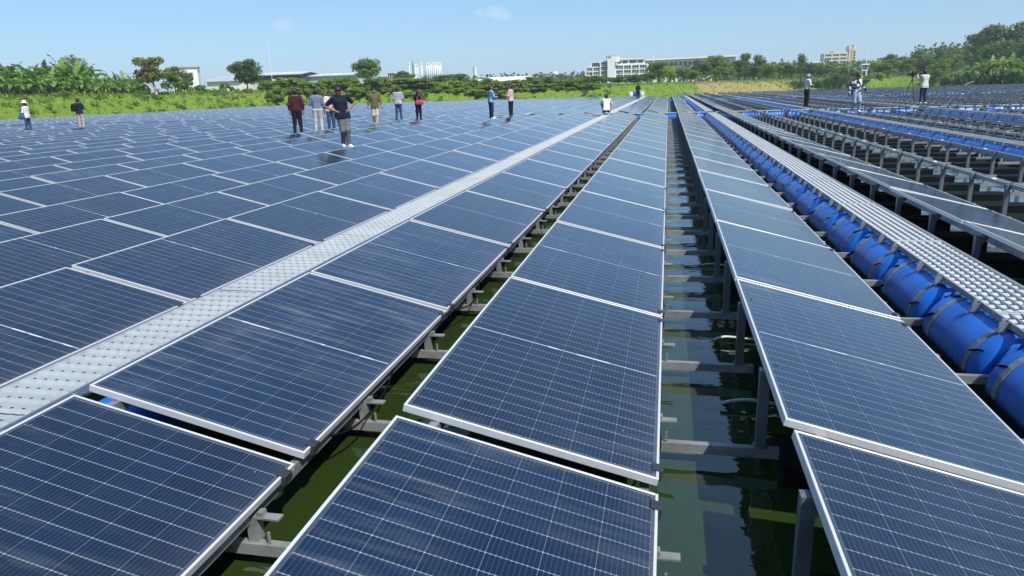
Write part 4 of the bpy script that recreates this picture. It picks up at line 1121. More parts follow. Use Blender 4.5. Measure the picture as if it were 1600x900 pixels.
# tree belts between landmarks; a label names its neighbours in the photograph
MARKS = [(425, 'thin white pole'), (571, 'lone olive tree'), (665, 'row of stacks'), (742, 'white chimney'), (868, 'water tower'), (968, 'white office block'), (1075, 'long white hall'), (1232, 'grey boat'),
         (1310, 'beige apartment block'), (1357, 'tall mast'), (1440, 'cameraman'), (1540, 'right banana clump'), (1700, 'right edge')]
cnts = {}
def between(look, u, extra=''):
    a = max((m for m in MARKS if m[0] <= u), default=(0, 'left edge')); b = min((m for m in MARKS if m[0] > u))
    k = (look, a[1]); cnts[k] = cnts.get(k, 0)+1
    return '%s between the %s and the %s, %s from left' % (look, a[1], b[1], ordw(cnts[k]))
belt = []   # u, vtop, Y, width px, kind
for (u, v, Y, w, k) in ((690, 118, 165, 34, 'round'), (716, 115, 172, 34, 'dull'), (700, 122, 150, 30, 'bright'), (738, 124, 152, 30, 'bright'), (762, 121, 160, 30, 'round'), (790, 126, 150, 28, 'round'),
        (812, 123, 160, 26, 'bright'), (832, 120, 156, 28, 'round'), (851, 120, 150, 28, 'round'), (868, 126, 158, 24, 'bright'), (890, 126, 156, 26, 'dull'), (902, 122, 150, 26, 'bright'), (917, 119, 160, 26, 'dull'),
        (936, 118, 150, 34, 'round'), (966, 120, 152, 34, 'round'), (992, 117, 152, 30, 'round'), (1012, 113, 155, 32, 'round'), (1030, 97, 190, 40, 'dull'), (1046, 103, 186, 30, 'bright'), (1068, 104, 190, 34, 'dull'),
        (1086, 110, 182, 26, 'bright'), (1098, 92, 200, 32, 'dull'), (1120, 86, 205, 44, 'round'), (1133, 104, 190, 34, 'round'), (1156, 93, 205, 30, 'tall'), (1166, 82, 210, 26, 'tall'), (1188, 84, 210, 28, 'tall'),
        (1178, 104, 190, 34, 'round'), (1200, 98, 200, 34, 'bright'), (1220, 95, 208, 34, 'dull'), (1238, 101, 200, 30, 'round'), (1254, 82, 240, 20, 'tall'), (1262, 100, 215, 30, 'round'), (1284, 101, 225, 26, 'dull'),
        (1300, 101, 220, 26, 'round'), (1322, 104, 225, 26, 'round'), (1338, 110, 225, 22, 'bright'), (1352, 104, 245, 22, 'dull'),
        (1374, 95, 235, 30, 'bright'), (1390, 91, 232, 36, 'bright'), (1410, 88, 250, 30, 'dull'), (1392, 84, 270, 22, 'dull'), (1420, 92, 238, 30, 'round'), (1437, 74, 262, 26, 'tall'), (1450, 86, 232, 34, 'dull'), (1470, 92, 215, 36, 'bright'),
        (1490, 84, 245, 34, 'dull'), (1500, 68, 252, 36, 'dull'), (1478, 74, 262, 30, 'dull'), (1524, 52, 262, 44, 'tall'), (1536, 46, 258, 36, 'tall'), (1558, 36, 250, 44, 'tall'), (1582, 38, 245, 40, 'tall'), (1600, 32, 240, 44, 'tall'), (1570, 60, 225, 46, 'dull'), (1604, 62, 218, 46, 'dull'), (1540, 70, 230, 40, 'round')):
    look = {'round': 'dark bushy tree', 'dull': 'grey-green tree', 'bright': 'bright green tree', 'tall': 'tall slender tree'}[k]
    belt.append((u, v, Y, w, k, look))
for (u, v, Y, w, k, look) in sorted(belt): plant(k, u, v, Y, w, between(look, u), group='trees beyond the far bank')
# shrubs along the shore
shr = []
r2 = random.Random(11)
_sy_cache = {}
def shore_y(u, lo=60, hi=260):
    k = (round(u), lo)
    if k not in _sy_cache:
        Ys = np.arange(lo+2, hi, 1.); d = FWD+RGT*((u-800)/CAM_F)+UPV*((450-140)/CAM_F)
        ok_ = np.nonzero(shore_d(Ys*d.x/d.y, Ys) > 1.5)[0]
        _sy_cache[k] = float(Ys[ok_[0]]) if len(ok_) else None
    return _sy_cache[k]
for u in range(425, 930, 13):
    uu = u+r2.uniform(-5, 5); v = 123+r2.uniform(-6, 7) if u < 640 else 128+r2.uniform(-5, 5)
    shr.append((uu, v, r2.uniform(3, 12), r2.uniform(32, 52), r2.choice(('bush', 'bush', 'lbush', 'dbush'))))
for u in range(430, 930, 17): shr.append((u+r2.uniform(-7, 7), 137+r2.uniform(-4, 5), r2.uniform(.5, 3), r2.uniform(18, 30), r2.choice(('bush', 'lbush'))))
for (u, v, dd, w, k) in ((1302, 113, 2, 26, 'dbush'), (1320, 118, 3, 20, 'dbush'), (1352, 117, 2, 24, 'dbush'), (1370, 112, 5, 22, 'bush'), (1470, 104, 6, 36, 'bush'), (1492, 112, 4, 30, 'bush'), (1515, 108, 5, 30, 'dbush'), (1482, 121, 1, 26, 'bush'), (1454, 106, 14, 30, 'bush'), (1590, 118, 3, 30, 'dbush'), (1560, 120, 3, 26, 'dbush'), (1532, 116, 3, 26, 'bush'),
        (330, 140, 9, 14, 'dbush'), (387, 150, 6, 16, 'dbush'), (390, 138, 12, 24, 'bush'), (352, 128, 22, 22, 'dbush'), (412, 128, 14, 24, 'bush'), (252, 150, 6, 14, 'dbush'), (216, 160, 4, 12, 'dbush'), (70, 152, 7, 20, 'bush'), (104, 158, 5, 14, 'dbush'), (310, 132, 26, 30, 'bush'), (285, 128, 30, 30, 'bush')):
    shr.append((u, v, dd, w, k))
for (u, v, dd, w, k) in sorted(shr):
    Y = shore_y(u)
    if Y is None: continue
    lab = between({'bush': 'leafy green shrub', 'lbush': 'lime green shrub', 'dbush': 'dark green shrub'}[k], u)
    plant(k, u, v, Y+dd, w, lab, 'shrub', 'shrub', 'shrubs along the banks')

# banana plants
def banana_leaf(seed, L=1.9, w=.27, droop=1.):
    r = random.Random(seed); b = MB(); n = 9; pts = []
    ang = .95
    p = Vector((0, 0, 0)); d = .25
    for i in range(n+1):
        pts.append((p.copy(), ang)); st = L/n
        p = p+Vector((math.cos(ang)*st, 0, math.sin(ang)*st)); ang -= .205*droop*(1+.25*i/n)
    for i in range(n):
        (a, aa), (c, ac) = pts[i], pts[i+1]
        def wd(t): return w*(.08 if t < .12 else math.sin(min(1, (t-.1)/.9)*math.pi)**.55) if t < .995 else .01
        w0, w1 = wd(i/n), wd((i+1)/n)
        for s in (-1, 1):
            j0, j1 = r.uniform(.75, 1.05), r.uniform(.75, 1.05); f0 = r.uniform(.1, .45); sag = r.uniform(.0, .12)
            q0 = a+Vector((0, s*w0*j0, w0*f0-sag*.3)); q1 = c+Vector((0, s*w1*j1, w1*f0-sag)); tt = .10 if i > 1 and r.random() < .6 else 0
            q0 = q0+Vector((tt*L/n, 0, 0))
            if s > 0: b.quad(a, c, q1, q0)
            else: b.quad(q0, q1, c, a)
    b.tube([pts[i][0] for i in (0, 2, 4, 6)], [.03, .022, .014, .006], 5)
    return b
BL = {m.name: [banana_leaf(80+i, droop=dr).mesh('leaf', m, True) for i, dr in enumerate((.7, 1., 1.25, .45))] for m in (L_ban, L_banr)}
_st = MB(); _st.tube([(0, 0, -.1), (0, 0, .5), (.01, 0, 1.)], [.13, .11, .075], 9)
STEM = _st.mesh('stem', simple('banana_stem', (.30, .30, .14), .7, var=.4, scale=4), True)
def banana(u, vtop, Y, label, mat=L_ban, nl=9, group='banana plants', ssz=1.):
    top = ray_at_y(u, vtop, Y); g = gz(top.x, Y); H = max(1.2, top.z-g)
    t = thing('banana_plant', label, 'banana plant', (top.x, Y, g), rnd.uniform(0, 6.28), group)
    hs = H*.40; lf = H*.335*ssz
    link('stem', STEM, t, None, None, (H*.28, H*.28, hs))
    for i in range(nl):
        a = i*2.4+rnd.uniform(-.3, .3); up = rnd.uniform(-.35, .55) if i < nl-1 else .75
        s = lf*rnd.uniform(.8, 1.15)
        link('leaf', rnd.choice(BL[mat.name][:3] if i < nl-2 else [BL[mat.name][3]]), t, (.02*math.cos(a), .02*math.sin(a), hs*rnd.uniform(.88, 1.0)), (rnd.uniform(-.3, .3), -up, a), (s, s, s))
for i in range(22):
    u = -6+i*10.5+rnd.uniform(-4, 4); Y = shore_y(max(u, 1), 40)
    if u < 236: plant('dbush', u, 128+rnd.uniform(-6, 5)-(10 if u < 130 else 0), Y+24+rnd.uniform(-2, 4), 40, 'dark undergrowth shrub behind the left plantation, %s from left' % ordw(i+1), 'shrub', 'shrub', 'undergrowth behind the bananas')
LINES = ('front line', 'middle line', 'back line')
lims = {}
bl = []
for line, (dd, n, vt, vr) in enumerate(((8., 22, 114, 124), (11., 21, 101, 116), (14.5, 21, 92, 109))):
    for i in range(n):
        u = -12+i*(228/(n-1))+rnd.uniform(-5, 5)
        f = max(0, (u-125)/90)
        v = (vt+rnd.uniform(-6, 8)) if u < 130 else vt+(vr-vt)*min(1, f)+6+rnd.uniform(-5, 5)
        bl.append((line, u, v, dd+rnd.uniform(-1.2, 1.2)))
for line in range(3):
    for i, (ln, u, v, dd) in enumerate(sorted(q for q in bl if q[0] == line)):
        Y = shore_y(max(u, 1), 40)
        banana(u, v, Y+dd*1.35, 'banana plant in the left plantation, %s from left in its %s' % (ordw(i+1), LINES[line]), nl=14)
for i, u in enumerate((64, 98, 108, 116, 132, 158, 232, 246, 262, 282, 296, 316, 336, 350)):
    Y = shore_y(u, 40)
    banana(u, (132 if u < 160 else 131)+rnd.uniform(-3, 5), Y+rnd.uniform(5, 8), 'young pale-stemmed banana plant on the left bank slope, %s from left' % ordw(i+1), L_banr, 6, 'young banana plants', .8)
for i, (u, v, dd) in enumerate(((1508, 96, 3), (1522, 88, 5), (1536, 80, 7), (1545, 94, 3), (1554, 72, 8), (1566, 66, 6), (1572, 86, 3), (1586, 72, 5), (1600, 84, 3), (1604, 70, 7))):
    Y = shore_y(u, 100) or 150
    banana(u, v, Y+dd, 'tall banana plant in the clump on the right bank, %s from left' % ordw(i+1), L_banr if i % 2 else L_ban, 15, 'right bank banana plants', .78)

# grass, weeds and reeds on the banks: nobody could count them
gb, db, rb = MB(), MB(), MB()
r3 = random.Random(3)
def tuft(b, x, y, z, h, n):
    for _ in range(n):
        a = r3.uniform(0, 6.283); l = h*r3.uniform(.6, 1.3); w = h*r3.uniform(.10, .22); c, s = math.cos(a), math.sin(a)
        ox, oy = r3.gauss(0, h*.35), r3.gauss(0, h*.35); lx, ly = r3.gauss(0, .45)*l, r3.gauss(0, .45)*l
        b.tri((x+ox-c*w, y+oy-s*w, z-.03), (x+ox+c*w, y+oy+s*w, z-.03), (x+ox+lx, y+oy+ly, z+l))
N = 70000
gx = nrs.uniform(-112, 70, N); gy = nrs.uniform(25, 245, N); gd = shore_d(gx, gy)
ok = (gd > -.9) & (gd < 19) & (nrs.rand(N) < np.where(gd < 9, 1., .45)); gx, gy, gd = gx[ok], gy[ok], gd[ok]; gzv = ground_z(gx, gy)
for x, y, d, z in zip(gx, gy, gd, gzv):
    q = px((x, y, z+.3))
    if q is None or not (-30 < q[0] < 1630): continue
    nz = mnoise.noise(Vector((x*.07, y*.07, 0)))+mnoise.noise(Vector((x*.3, y*.3, 3)))*.5
    dry = nz > (.30 if x < 3 or q[0] > 1235 else .08) or (1.5 < d < 8 and 295 < q[0] < 385 and nz > -.25)
    if d < .8 and x < 50: dry = dry and nz > .3
    tuft(db if dry else gb, x, y, z, r3.uniform(.22, .42)*(1.25 if x < -40 else 1.), 4)
for (u0, u1, cnt) in ((1288, 1330, 420), (1476, 1600, 700), (1240, 1290, 120)):
    for _ in range(cnt):
        u = r3.uniform(u0, u1); Y = shore_y(u, 100)
        if Y is None: continue
        Y += r3.uniform(-2.5, 2.5); x = ray_at_y(u, 130, Y).x; tuft(rb, x, Y, gz(x, Y)-.05, r3.uniform(.8, 1.9), 5)
# creeping weed clumps give the slope its light and dark tufts
wb, wd_ = MB(), MB()
wx = nrs.uniform(-105, 12, 5200); wy = nrs.uniform(30, 160, 5200); wdist = shore_d(wx, wy); okw = (wdist > -.3) & (wdist < 16); wx, wy, wdist = wx[okw], wy[okw], wdist[okw]; wz = ground_z(wx, wy)
for x, y, d, z in zip(wx, wy, wdist, wz):
    q = px((x, y, z))
    if q is None or not (-20 < q[0] < 960): continue
    nz = mnoise.noise(Vector((x*.12, y*.12, 7)))
    if nz < -.1: continue
    R_ = r3.uniform(.25, .8); b = wd_ if r3.random() < .35 else wb
    for _ in range(int(26*R_)+6):
        leafquad(b, (x+r3.gauss(0, R_*.5), y+r3.gauss(0, R_*.5), z+.05+abs(r3.gauss(0, R_*.42))), r3.uniform(.22, .42), r3)
tag(wb.build('weeds', L_bright), 'bright leafy weeds creeping over the left bank slope', 'weeds', kind='stuff')
tag(wd_.build('dark_weeds', L_tree), 'darker leafy weeds dotted over the left bank slope', 'weeds', kind='stuff')
tag(gb.build('grass', L_gr), 'bright green grass and creeping weeds covering the banks', 'grass', kind='stuff')
tag(db.build('dry_grass', L_dry), 'straw-coloured dry grass on the bank slopes', 'grass', kind='stuff')
tag(rb.build('reeds', L_reed), 'green reeds and tall weeds at the right shoreline', 'reeds', kind='stuff')
# a far wood closing the horizon
fw = MB(); r4 = random.Random(9)
for i in range(900):
    u = r4.uniform(380, 1640); Y = r4.uniform(300, 420); p_ = ray_at_y(u, 130, Y); x = p_.x; g = gz(x, Y)
    hmax = (5.5 if u < 1000 else 7.5)*r4.uniform(.5, 1.0)+(5 if u > 1440 else 0)
    for _ in range(30):
        leafquad(fw, (x+r4.gauss(0, 3), Y+r4.gauss(0, 3), g+hmax*r4.random()), r4.uniform(.9, 1.7), r4)
tag(fw.build('far_wood', L_haz), 'low hazy wood along the horizon behind the far bank', 'wood', kind='stuff')

# ------------------------------------------------------------------ buildings and masts
CONC = simple('white_render', (.70, .70, .67), .8, var=.08, scale=.3)
CONC2 = simple('beige_render', (.58, .52, .44), .8, var=.1, scale=.3)
GLASSW = simple('window_glass', (.05, .075, .10), .12, var=.5, scale=.4)
ROOFG = simple('grey_roof_sheet', (.46, .49, .52), .5, .3, var=.15, scale=.5)
DARKW = simple('dark_wall', (.07, .07, .075), .8)
RUST = simple('rusty_wall', (.16, .08, .05), .8, var=.4, scale=1.)
def site(u, Y): 
    x = ray_at_y(u, 130, Y).x; return x, gz(x, Y)
def zat(u, v, Y): return ray_at_y(u, v, Y).z
def wall_block(b, x0, x1, y0, y1, z0, z1, m=0): b.span(x0, x1, y0, y1, z0, z1, m)
def facade(t, ox, oz, x0, x1, y, z0, z1, nx, nz, mat, depth=.35, rib=.22, slab=.3, mull=True):
    """a grid of columns and slabs standing proud of recessed windows, every window a part with its frame"""
    g = MB(); cw = (x1-x0)/nx; fh = (z1-z0)/nz
    for i in range(nx+1):
        x = x0+i*cw; g.span(x-rib-ox, x+rib-ox, y-depth, y, z0-oz, z1-oz)
    for j in range(nz+1):
        z = z0+j*fh
        for i in range(nx): g.span(x0+i*cw+rib-ox, x0+(i+1)*cw-rib-ox, y-depth+.02, y, z-slab-oz, z+slab*.4-oz)
    g.build('facade', mat, t)
    for i in range(nx):
        for j in range(nz):
            a, c = x0+i*cw+rib, x0+(i+1)*cw-rib; e, f = z0+j*fh+slab*.4, z0+(j+1)*fh-slab
            w = MB(); w.span(a-ox, c-ox, y-.05, y-.01, e-oz, f-oz); wo_ = w.build('window', GLASSW, t)
            fr = MB()
            for k in range(1, 3):
                xx = a+(c-a)*k/3; fr.span(xx-.05-ox, xx+.05-ox, y-.10, y-.05, e-oz, f-oz)
            fr.span(a-ox, c-ox, y-.11, y-.055, e-oz+(f-e)*.30, e-oz+(f-e)*.30+.10)
            fr.build('window_frame', CONC, wo_)
# white office block
Y = 300.; X = lambda u: ray_at_y(u, 120, Y).x
x0, x1 = X(915), X(1012); gx_ = gz((x0+x1)/2, Y); rf = zat(960, 105, Y); top = zat(960, 92.5, Y)
t = thing('office_building', 'white office block with grid facade, stair tower and stepped roof', 'building', (x0, Y, gx_))
b = MB(); b.span(0, X(938)-x0, 0, 14, 0, zat(925, 105, Y)-gx_); b.span(X(938)-x0, X(950)-x0, -.5, 14, 0, zat(945, 96, Y)-gx_); b.span(X(950)-x0, X(961)-x0, -2.6, 14, 0, zat(955, 89, Y)-gx_); b.span(X(961)-x0, x1-x0, -.0, 14, 0, zat(980, 100.5, Y)-gx_); b.build('wall', CONC, t)
def fac(ua, ub, yoff, va, nz, nx, z0=0.):
    f = MB(); facade(t, x0, gx_, X(ua)+.15, X(ub)-.15, yoff, gx_+z0, zat((ua+ub)/2, va, Y)-.3, nx, nz, CONC)
facade(t, x0, gx_, x0+.2, X(937), -.02, gx_+.3, zat(926, 105, Y), 2, 4, CONC)
facade(t, x0, gx_, X(938)+.1, X(949), -.52, gx_+.3, zat(944, 96, Y), 1, 5, CONC)
facade(t, x0, gx_, X(961)+.2, x1-.2, -.02, gx_+.3, zat(985, 101, Y), 4, 4, CONC)
b = MB(); zt = zat(985, 92.5, Y)-gx_; zb = zat(985, 100.5, Y)-gx_
b.span(X(962)-x0, X(1006)-x0, 1.6, 12, zb, zt); b.span(X(960.5)-x0, X(1008)-x0, 1.0, 12.6, zt, zt+.35); b.span(X(922)-x0, X(938)-x0, 2, 12, zat(926, 105, Y)-gx_, zat(926, 97, Y)-gx_); b.build('penthouse', CONC, t)
for ua, ub in ((964, 970), (972, 980), (983, 994), (996, 1004)):
    w = MB(); w.span(X(ua)-x0, X(ub)-x0, 1.5, 1.57, zb+.5, zt-.4); w.build('window', GLASSW, t)
w = MB(); w.span(X(924)-x0, X(936)-x0, 1.9, 1.97, zat(926, 104, Y)-gx_, zat(926, 98, Y)-gx_); w.build('window', GLASSW, t)
b = MB(); b.span(X(950)-x0-.3, X(956)-x0, -2.9, 6, zat(955, 89, Y)-gx_, zat(955, 88, Y)-gx_+.2); b.build('roof_slab', ROOFG, t)
b = MB(); b.tube([(X(963)-x0, -1., zat(963, 97, Y)-gx_), (X(963)-x0, -1., zat(963, 89, Y)-gx_)], [1.3, 1.3], 12); b.build('stair_drum', CONC, t)
for k in range(3):
    w = MB(); zz = 2+k*3.4; w.span(X(951.2)-x0-.9, X(951.2)-x0-.84, -2.4, -.8, zz, zz+2.2); w.build('window', GLASSW, t)
b = MB()
for xx_, w_, h_ in ((10., 1.6, 1.5), (13., 2.4, 1.1), (17., 1.2, 1.8)): b.span(xx_, xx_+w_, 4, 6, zt+.35, zt+.35+h_)
b.build('roof_plant', ROOFG, t)
# long white hall
Y = 330.; X = lambda u: ray_at_y(u, 120, Y).x
x0, x1 = X(1004), X(1148); g0 = gz(x0, Y); 
t = thing('long_hall', 'long low white hall with sloping roof right of the office block', 'building', (x0, Y, g0))
za, zb_ = zat(1012, 95, Y)-g0, zat(1144, 88.5, Y)-g0
b = MB(); n = len(b.v); Wd = x1-x0
b.v += [(0, 0, 0), (Wd, 0, 0), (Wd, 0, zb_), (0, 0, za), (0, 16, 0), (Wd, 16, 0), (Wd, 16, zb_), (0, 16, za)]
for q in ((0, 1, 2, 3), (5, 4, 7, 6), (1, 5, 6, 2), (4, 0, 3, 7), (3, 2, 6, 7), (0, 4, 5, 1)): b.f.append(q); b.m.append(0)
b.build('wall', CONC, t)
b = MB(); b.bar((-.6, -1, za+.25), (Wd+.6, -1, zb_+.25), 3., .5); b.build('roof_edge', M['white'], t)
for k in range(18):
    w = MB(); xx = 2+k*(Wd-4)/18; zz = za+(zb_-za)*xx/Wd; w.span(xx, xx+(Wd-4)/18-.7, -.08, -.03, zz-2.6, zz-1.1); w.build('window', GLASSW, t)
b = MB(); b.span(4, 10, 2, 8, za, za+1.6); b.build('roof_tank', ROOFG, t)
# beige apartment block with a tower
Y = 520.; X = lambda u: ray_at_y(u, 120, Y).x
x0, x1 = X(1285), X(1321); g0 = gz(x0, Y); zt = zat(1303, 83, Y)-g0
t = thing('apartment_block', 'beige apartment block with an orange-trimmed tower at its right', 'building', (x0, Y, g0))
b = MB(); b.span(0, x1-x0, 0, 12, 0, zt); b.span(X(1299)-x0, x1-x0, 0, 12, zt, zt+1.2); b.build('wall', CONC2, t)
facade(t, x0, g0, x0+.2, x1-.2, -.02, g0+.3, g0+zt, 3, 7, CONC2, .6, .35, .7)
zt2 = zat(1328, 71, Y)-g0
b = MB(); b.span(X(1322.5)-x0, X(1333.5)-x0, -1, 10, 0, zt2-1.5); b.span(X(1323)-x0, X(1327)-x0, 0, 8, zt2-1.5, zt2); b.span(X(1330)-x0, X(1333)-x0, 0, 8, zt2-1.5, zt2+.4); b.build('tower', CONC2, t)
OR = simple('orange_panel', (.55, .30, .12), .7)
b = MB(); b.span(X(1325.5)-x0, X(1329)-x0, -1.15, -1.02, 2, zt2-2); b.build('trim', OR, t)
for k in range(8):
    w = MB(); zz = 2+k*(zt2-5)/8; w.span(X(1330)-x0, X(1332.6)-x0, -1.1, -1.02, zz, zz+1.5); w.build('window', GLASSW, t)
# left: white house and sheds
def gable(t, b_w, b_d, zw, rise, wallm, roofm, eave=.5, rot=0):
    w = MB(); w.span(-b_w/2, b_w/2, 0, b_d, -1, zw); w.build('wall', wallm, t)
    r_ = MB(); e = eave
    for s in (1,):
        a0, a1 = (-b_w/2-e, -e, zw+.02), (b_w/2+e, -e, zw+.02); m0, m1 = (-b_w/2-e, b_d/2, zw+rise), (b_w/2+e, b_d/2, zw+rise); c0, c1 = (-b_w/2-e, b_d+e, zw+.02), (b_w/2+e, b_d+e, zw+.02)
        up = .18
        def U(p): return (p[0], p[1], p[2]+up)
        r_.quad(U(a0), U(a1), U(m1), U(m0)); r_.quad(U(m0), U(m1), U(c1), U(c0)); r_.quad(a0, a1, U(a1), U(a0)); r_.quad(c1, c0, U(c0), U(c1))
        r_.quad(a0, m0, m1, a1); r_.quad(m0, c0, c1, m1); r_.quad(a0, U(a0), U(m0), m0); r_.quad(m0, U(m0), U(c0), c0); r_.quad(a1, m1, U(m1), U(a1)); r_.quad(m1, c1, U(c1), U(m1))
    r_.build('roof', roofm, t)
    g_ = MB()
    for s in (-1, 1):
        x = s*b_w/2; g_.tri((x, 0, zw), (x, b_d, zw), (x, b_d/2, zw+rise))
    g_.build('gable', wallm, t)
Y = 150.; X = lambda u: ray_at_y(u, 120, Y).x
x0 = X(289); g0 = gz(x0, Y); h = zat(289, 105.5, Y)-g0
t = thing('white_house', 'white flat-roofed house rising behind the left trees', 'building', (x0, Y, g0), .5)
w_ = X(306)-X(272); b = MB(); b.span(-w_/2, w_/2, 0, 5, -1, h); b.build('wall', CONC, t)
b = MB(); b.span(-w_/2-.25, w_/2+.25, -.3, 5.3, h, h+.28); b.build('roof_slab', ROOFG, t)
for xx in (-1., .9):
    w = MB(); w.span(xx, xx+.8, -.06, -.01, h-2.2, h-1.1); w.build('window', GLASSW, t)
Y = 168.; X = lambda u: ray_at_y(u, 120, Y).x
def shed(ua, ub, vtop, veave, Y, label, wallm, roofm, depth=14, rz=0):
    xa, xb = ray_at_y(ua, 120, Y).x, ray_at_y(ub, 120, Y).x; xm = (xa+xb)/2; um = (ua+ub)/2
    g = gz(xm, Y); zw = zat(um, veave, Y)-g; rise = max(.3, (ray_at_y(um, vtop, Y+depth/2).z-g)-zw)
    t = thing('shed', label, 'shed', (xm, Y, g), rz); gable(t, xb-xa, depth, zw, rise, wallm, roofm)
    return t, xb-xa, zw
t, w, zw = shed(322, 372, 120, 128, 165, 'low white shed with grey roof left of the round tree', CONC, ROOFG, 10)
t, w, zw = shed(402, 470, 114, 117.5, 168, 'long dark shed with pale roof behind the white pole', DARKW, M['roofpale'], 10)
for k in range(4):
    b = MB(); b.span(-w/2+w*(.35+k*.14), -w/2+w*(.35+k*.14)+w*.12, -.1, -.03, -.5, zw-.9); b.build('wall_panel', CONC if k != 1 else RUST, t)
t, w, zw = shed(470, 556, 116, 119, 172, 'long shed with bluish white wall left of the lone olive tree', simple('pale_blue_wall', (.44, .52, .58), .7), M['roofpale'], 10)
shed(594, 642, 122, 127, 175, 'low white shed behind the dark boxy tower', CONC, M['white'], 8)
shed(728, 768, 125, 129, 200, 'small white shed beside the white chimney', CONC, M['white'], 8)
shed(752, 823, 121, 127, 215, 'wide white factory shed right of the white chimney', CONC, M['white'], 12)
shed(1262, 1280, 96, 99, 420, 'small pale house left of the beige apartment block', CONC, ROOFG, 8)
# dark boxy tower
Y = 170.; X = lambda u: ray_at_y(u, 120, Y).x; x0 = X(612); g0 = gz(x0, Y); h = zat(612, 114.5, Y)-g0; wd = X(616)-X(608)
t = thing('water_tank_tower', 'dark boxy tank tower left of the rounded tree', 'tower', (x0, Y, g0))
b = MB(); b.span(-wd/2, wd/2, -wd/2, wd/2, h-2.2, h); b.build('tank', DARKW, t)
for sx in (-1, 1):
    for sy in (-1, 1): b = MB(); b.span(sx*wd*.42-.08, sx*wd*.42+.08, sy*wd*.42-.08, sy*wd*.42+.08, -1, h-2.2); b.build('leg', DARKW, t)
b = MB(); b.span(-wd*.3, -wd*.1, -wd/2-.05, -wd/2, h-2., h-.4); b.span(wd*.12, wd*.32, -wd/2-.05, -wd/2, h-2., h-.4); b.build('panel', ROOFG, t)
# power plant stacks
Y = 420.; X = lambda u: ray_at_y(u, 120, Y).x
STK = simple('silver_stack', (.62, .64, .66), .5, .2, var=.12)
stacks = [(640.5, 98), (646, 96.5), (650, 101), (653, 101), (659, 98), (660.5, 104), (667.5, 98), (671, 97.5), (674, 97), (677.5, 97.5), (680.5, 97), (683.5, 97), (686.5, 98), (689.5, 97.5)]
for k, (u, v) in enumerate(stacks):
    x = X(u); g0 = gz(x, Y); h = zat(u, v, Y)-g0; dk = k == 1
    t = thing('exhaust_stack', ('dark exhaust stack among the silver ones, second from left' if dk else 'thin silver exhaust stack on the skyline, %s from left' % ordw(k+1)), 'chimney', (x, Y, g0), 0, 'exhaust stacks')
    b = MB(); b.tube([(0, 0, 0), (0, 0, h)], [.42, .38], 10); b.build('flue', DARKW if dk else STK, t, True)
    b = MB(); b.tube([(0, 0, h-.9), (0, 0, h-.6)], [.55, .55], 10); b.tube([(0, 0, h*.55), (0, 0, h*.55+.25)], [.6, .6], 10); b.build('collar', STK, t, True)
x0 = X(678); g0 = gz(x0, Y)
t = thing('plant_building', 'grey plant building with steel gallery at the foot of the stacks', 'building', (x0, Y+2, g0))
b = MB(); b.span(-9, 8, 1, 8, 0, zat(678, 117, Y)-g0); b.build('wall', ROOFG, t)
b = MB(); zz = zat(678, 115, Y)-g0
for i in range(8): b.span(-8+i*2.2, -7.8+i*2.2, .4, .6, 0, zz+1.5)
b.span(-8.2, 7.8, .3, .7, zz, zz+.25); b.span(-8.2, 7.8, .3, .7, zz+1.4, zz+1.55); b.build('gallery', STK, t)
# white chimney
Y = 380.; x0 = ray_at_y(742.5, 120, Y).x; g0 = gz(x0, Y); h = zat(742, 105, Y)-g0
t = thing('white_chimney', 'squat white chimney standing alone on the skyline', 'chimney', (x0, Y, g0))
b = MB(); b.tube([(0, 0, 0), (0, 0, h-.6)], [1.0, .8], 4); b.build('flue', CONC, t)
b = MB(); b.tube([(0, 0, h-.6), (0, 0, h)], [.95, .92], 4); b.build('cap', CONC, t)
# water tower
Y = 360.; x0 = ray_at_y(868, 120, Y).x; g0 = gz(x0, Y); h = zat(868, 111.5, Y)-g0
t = thing('water_tower', 'small water tower with domed white top on thin legs', 'water tower', (x0, Y, g0))
b = MB(); b.tube([(0, 0, h-2.1), (0, 0, h-1.6), (0, 0, h-1.1), (0, 0, h-.5), (0, 0, h)], [.7, 1.15, 1.35, .9, .15], 14); b.build('tank', M['white'], t, True)
for a in range(6):
    b = MB(); c, s = math.cos(a*1.047), math.sin(a*1.047); b.bar((c*.9, s*.9, 0), (c*.9, s*.9, h-1.8), .16, .16, up=(0, 1, 0)); b.build('leg', CONC, t)
b = MB(); b.tube([(0, 0, 0), (0, 0, h-2.)], .22, 8); b.tube([(0, 0, h*.5), (0, 0, h*.5+.15)], [.95, .95], 12); b.build('riser', CONC, t)
# masts
def mast(u0, v0, u1, v1, Y, r, label, m=M['white'], guys=False):
    a = ray_at_y(u1, v1, Y); tp = ray_at_y(u0, v0, Y); g0 = gz(a.x, Y)
    t = thing('mast', label, 'mast', (a.x, Y, g0))
    b = MB(); d = Vector((tp.x-a.x, 0, tp.z-g0)); b.tube([(0, 0, -.5), tuple(d*.5), tuple(d)], [r, r*.8, r*.5], 8); b.build('pole', m, t)
    b = MB(); b.tube([(0, 0, -.4), (0, 0, .25)], [r*2.2, r*2.2], 8); b.build('base', CONC, t)
    return t
mast(419, 60, 424.5, 122, 150, .055, 'tall thin white pole right of the round dark tree')
mast(1358.5, 14, 1353.5, 112, 232, .11, 'very tall white mast on the right bank')
mast(1021, 74, 1021, 118, 250, .11, 'slim white pole in front of the long hall')
mast(1360, 87, 1360, 112, 236, .07, 'short lamp post just right of the tall mast', ROOFG)
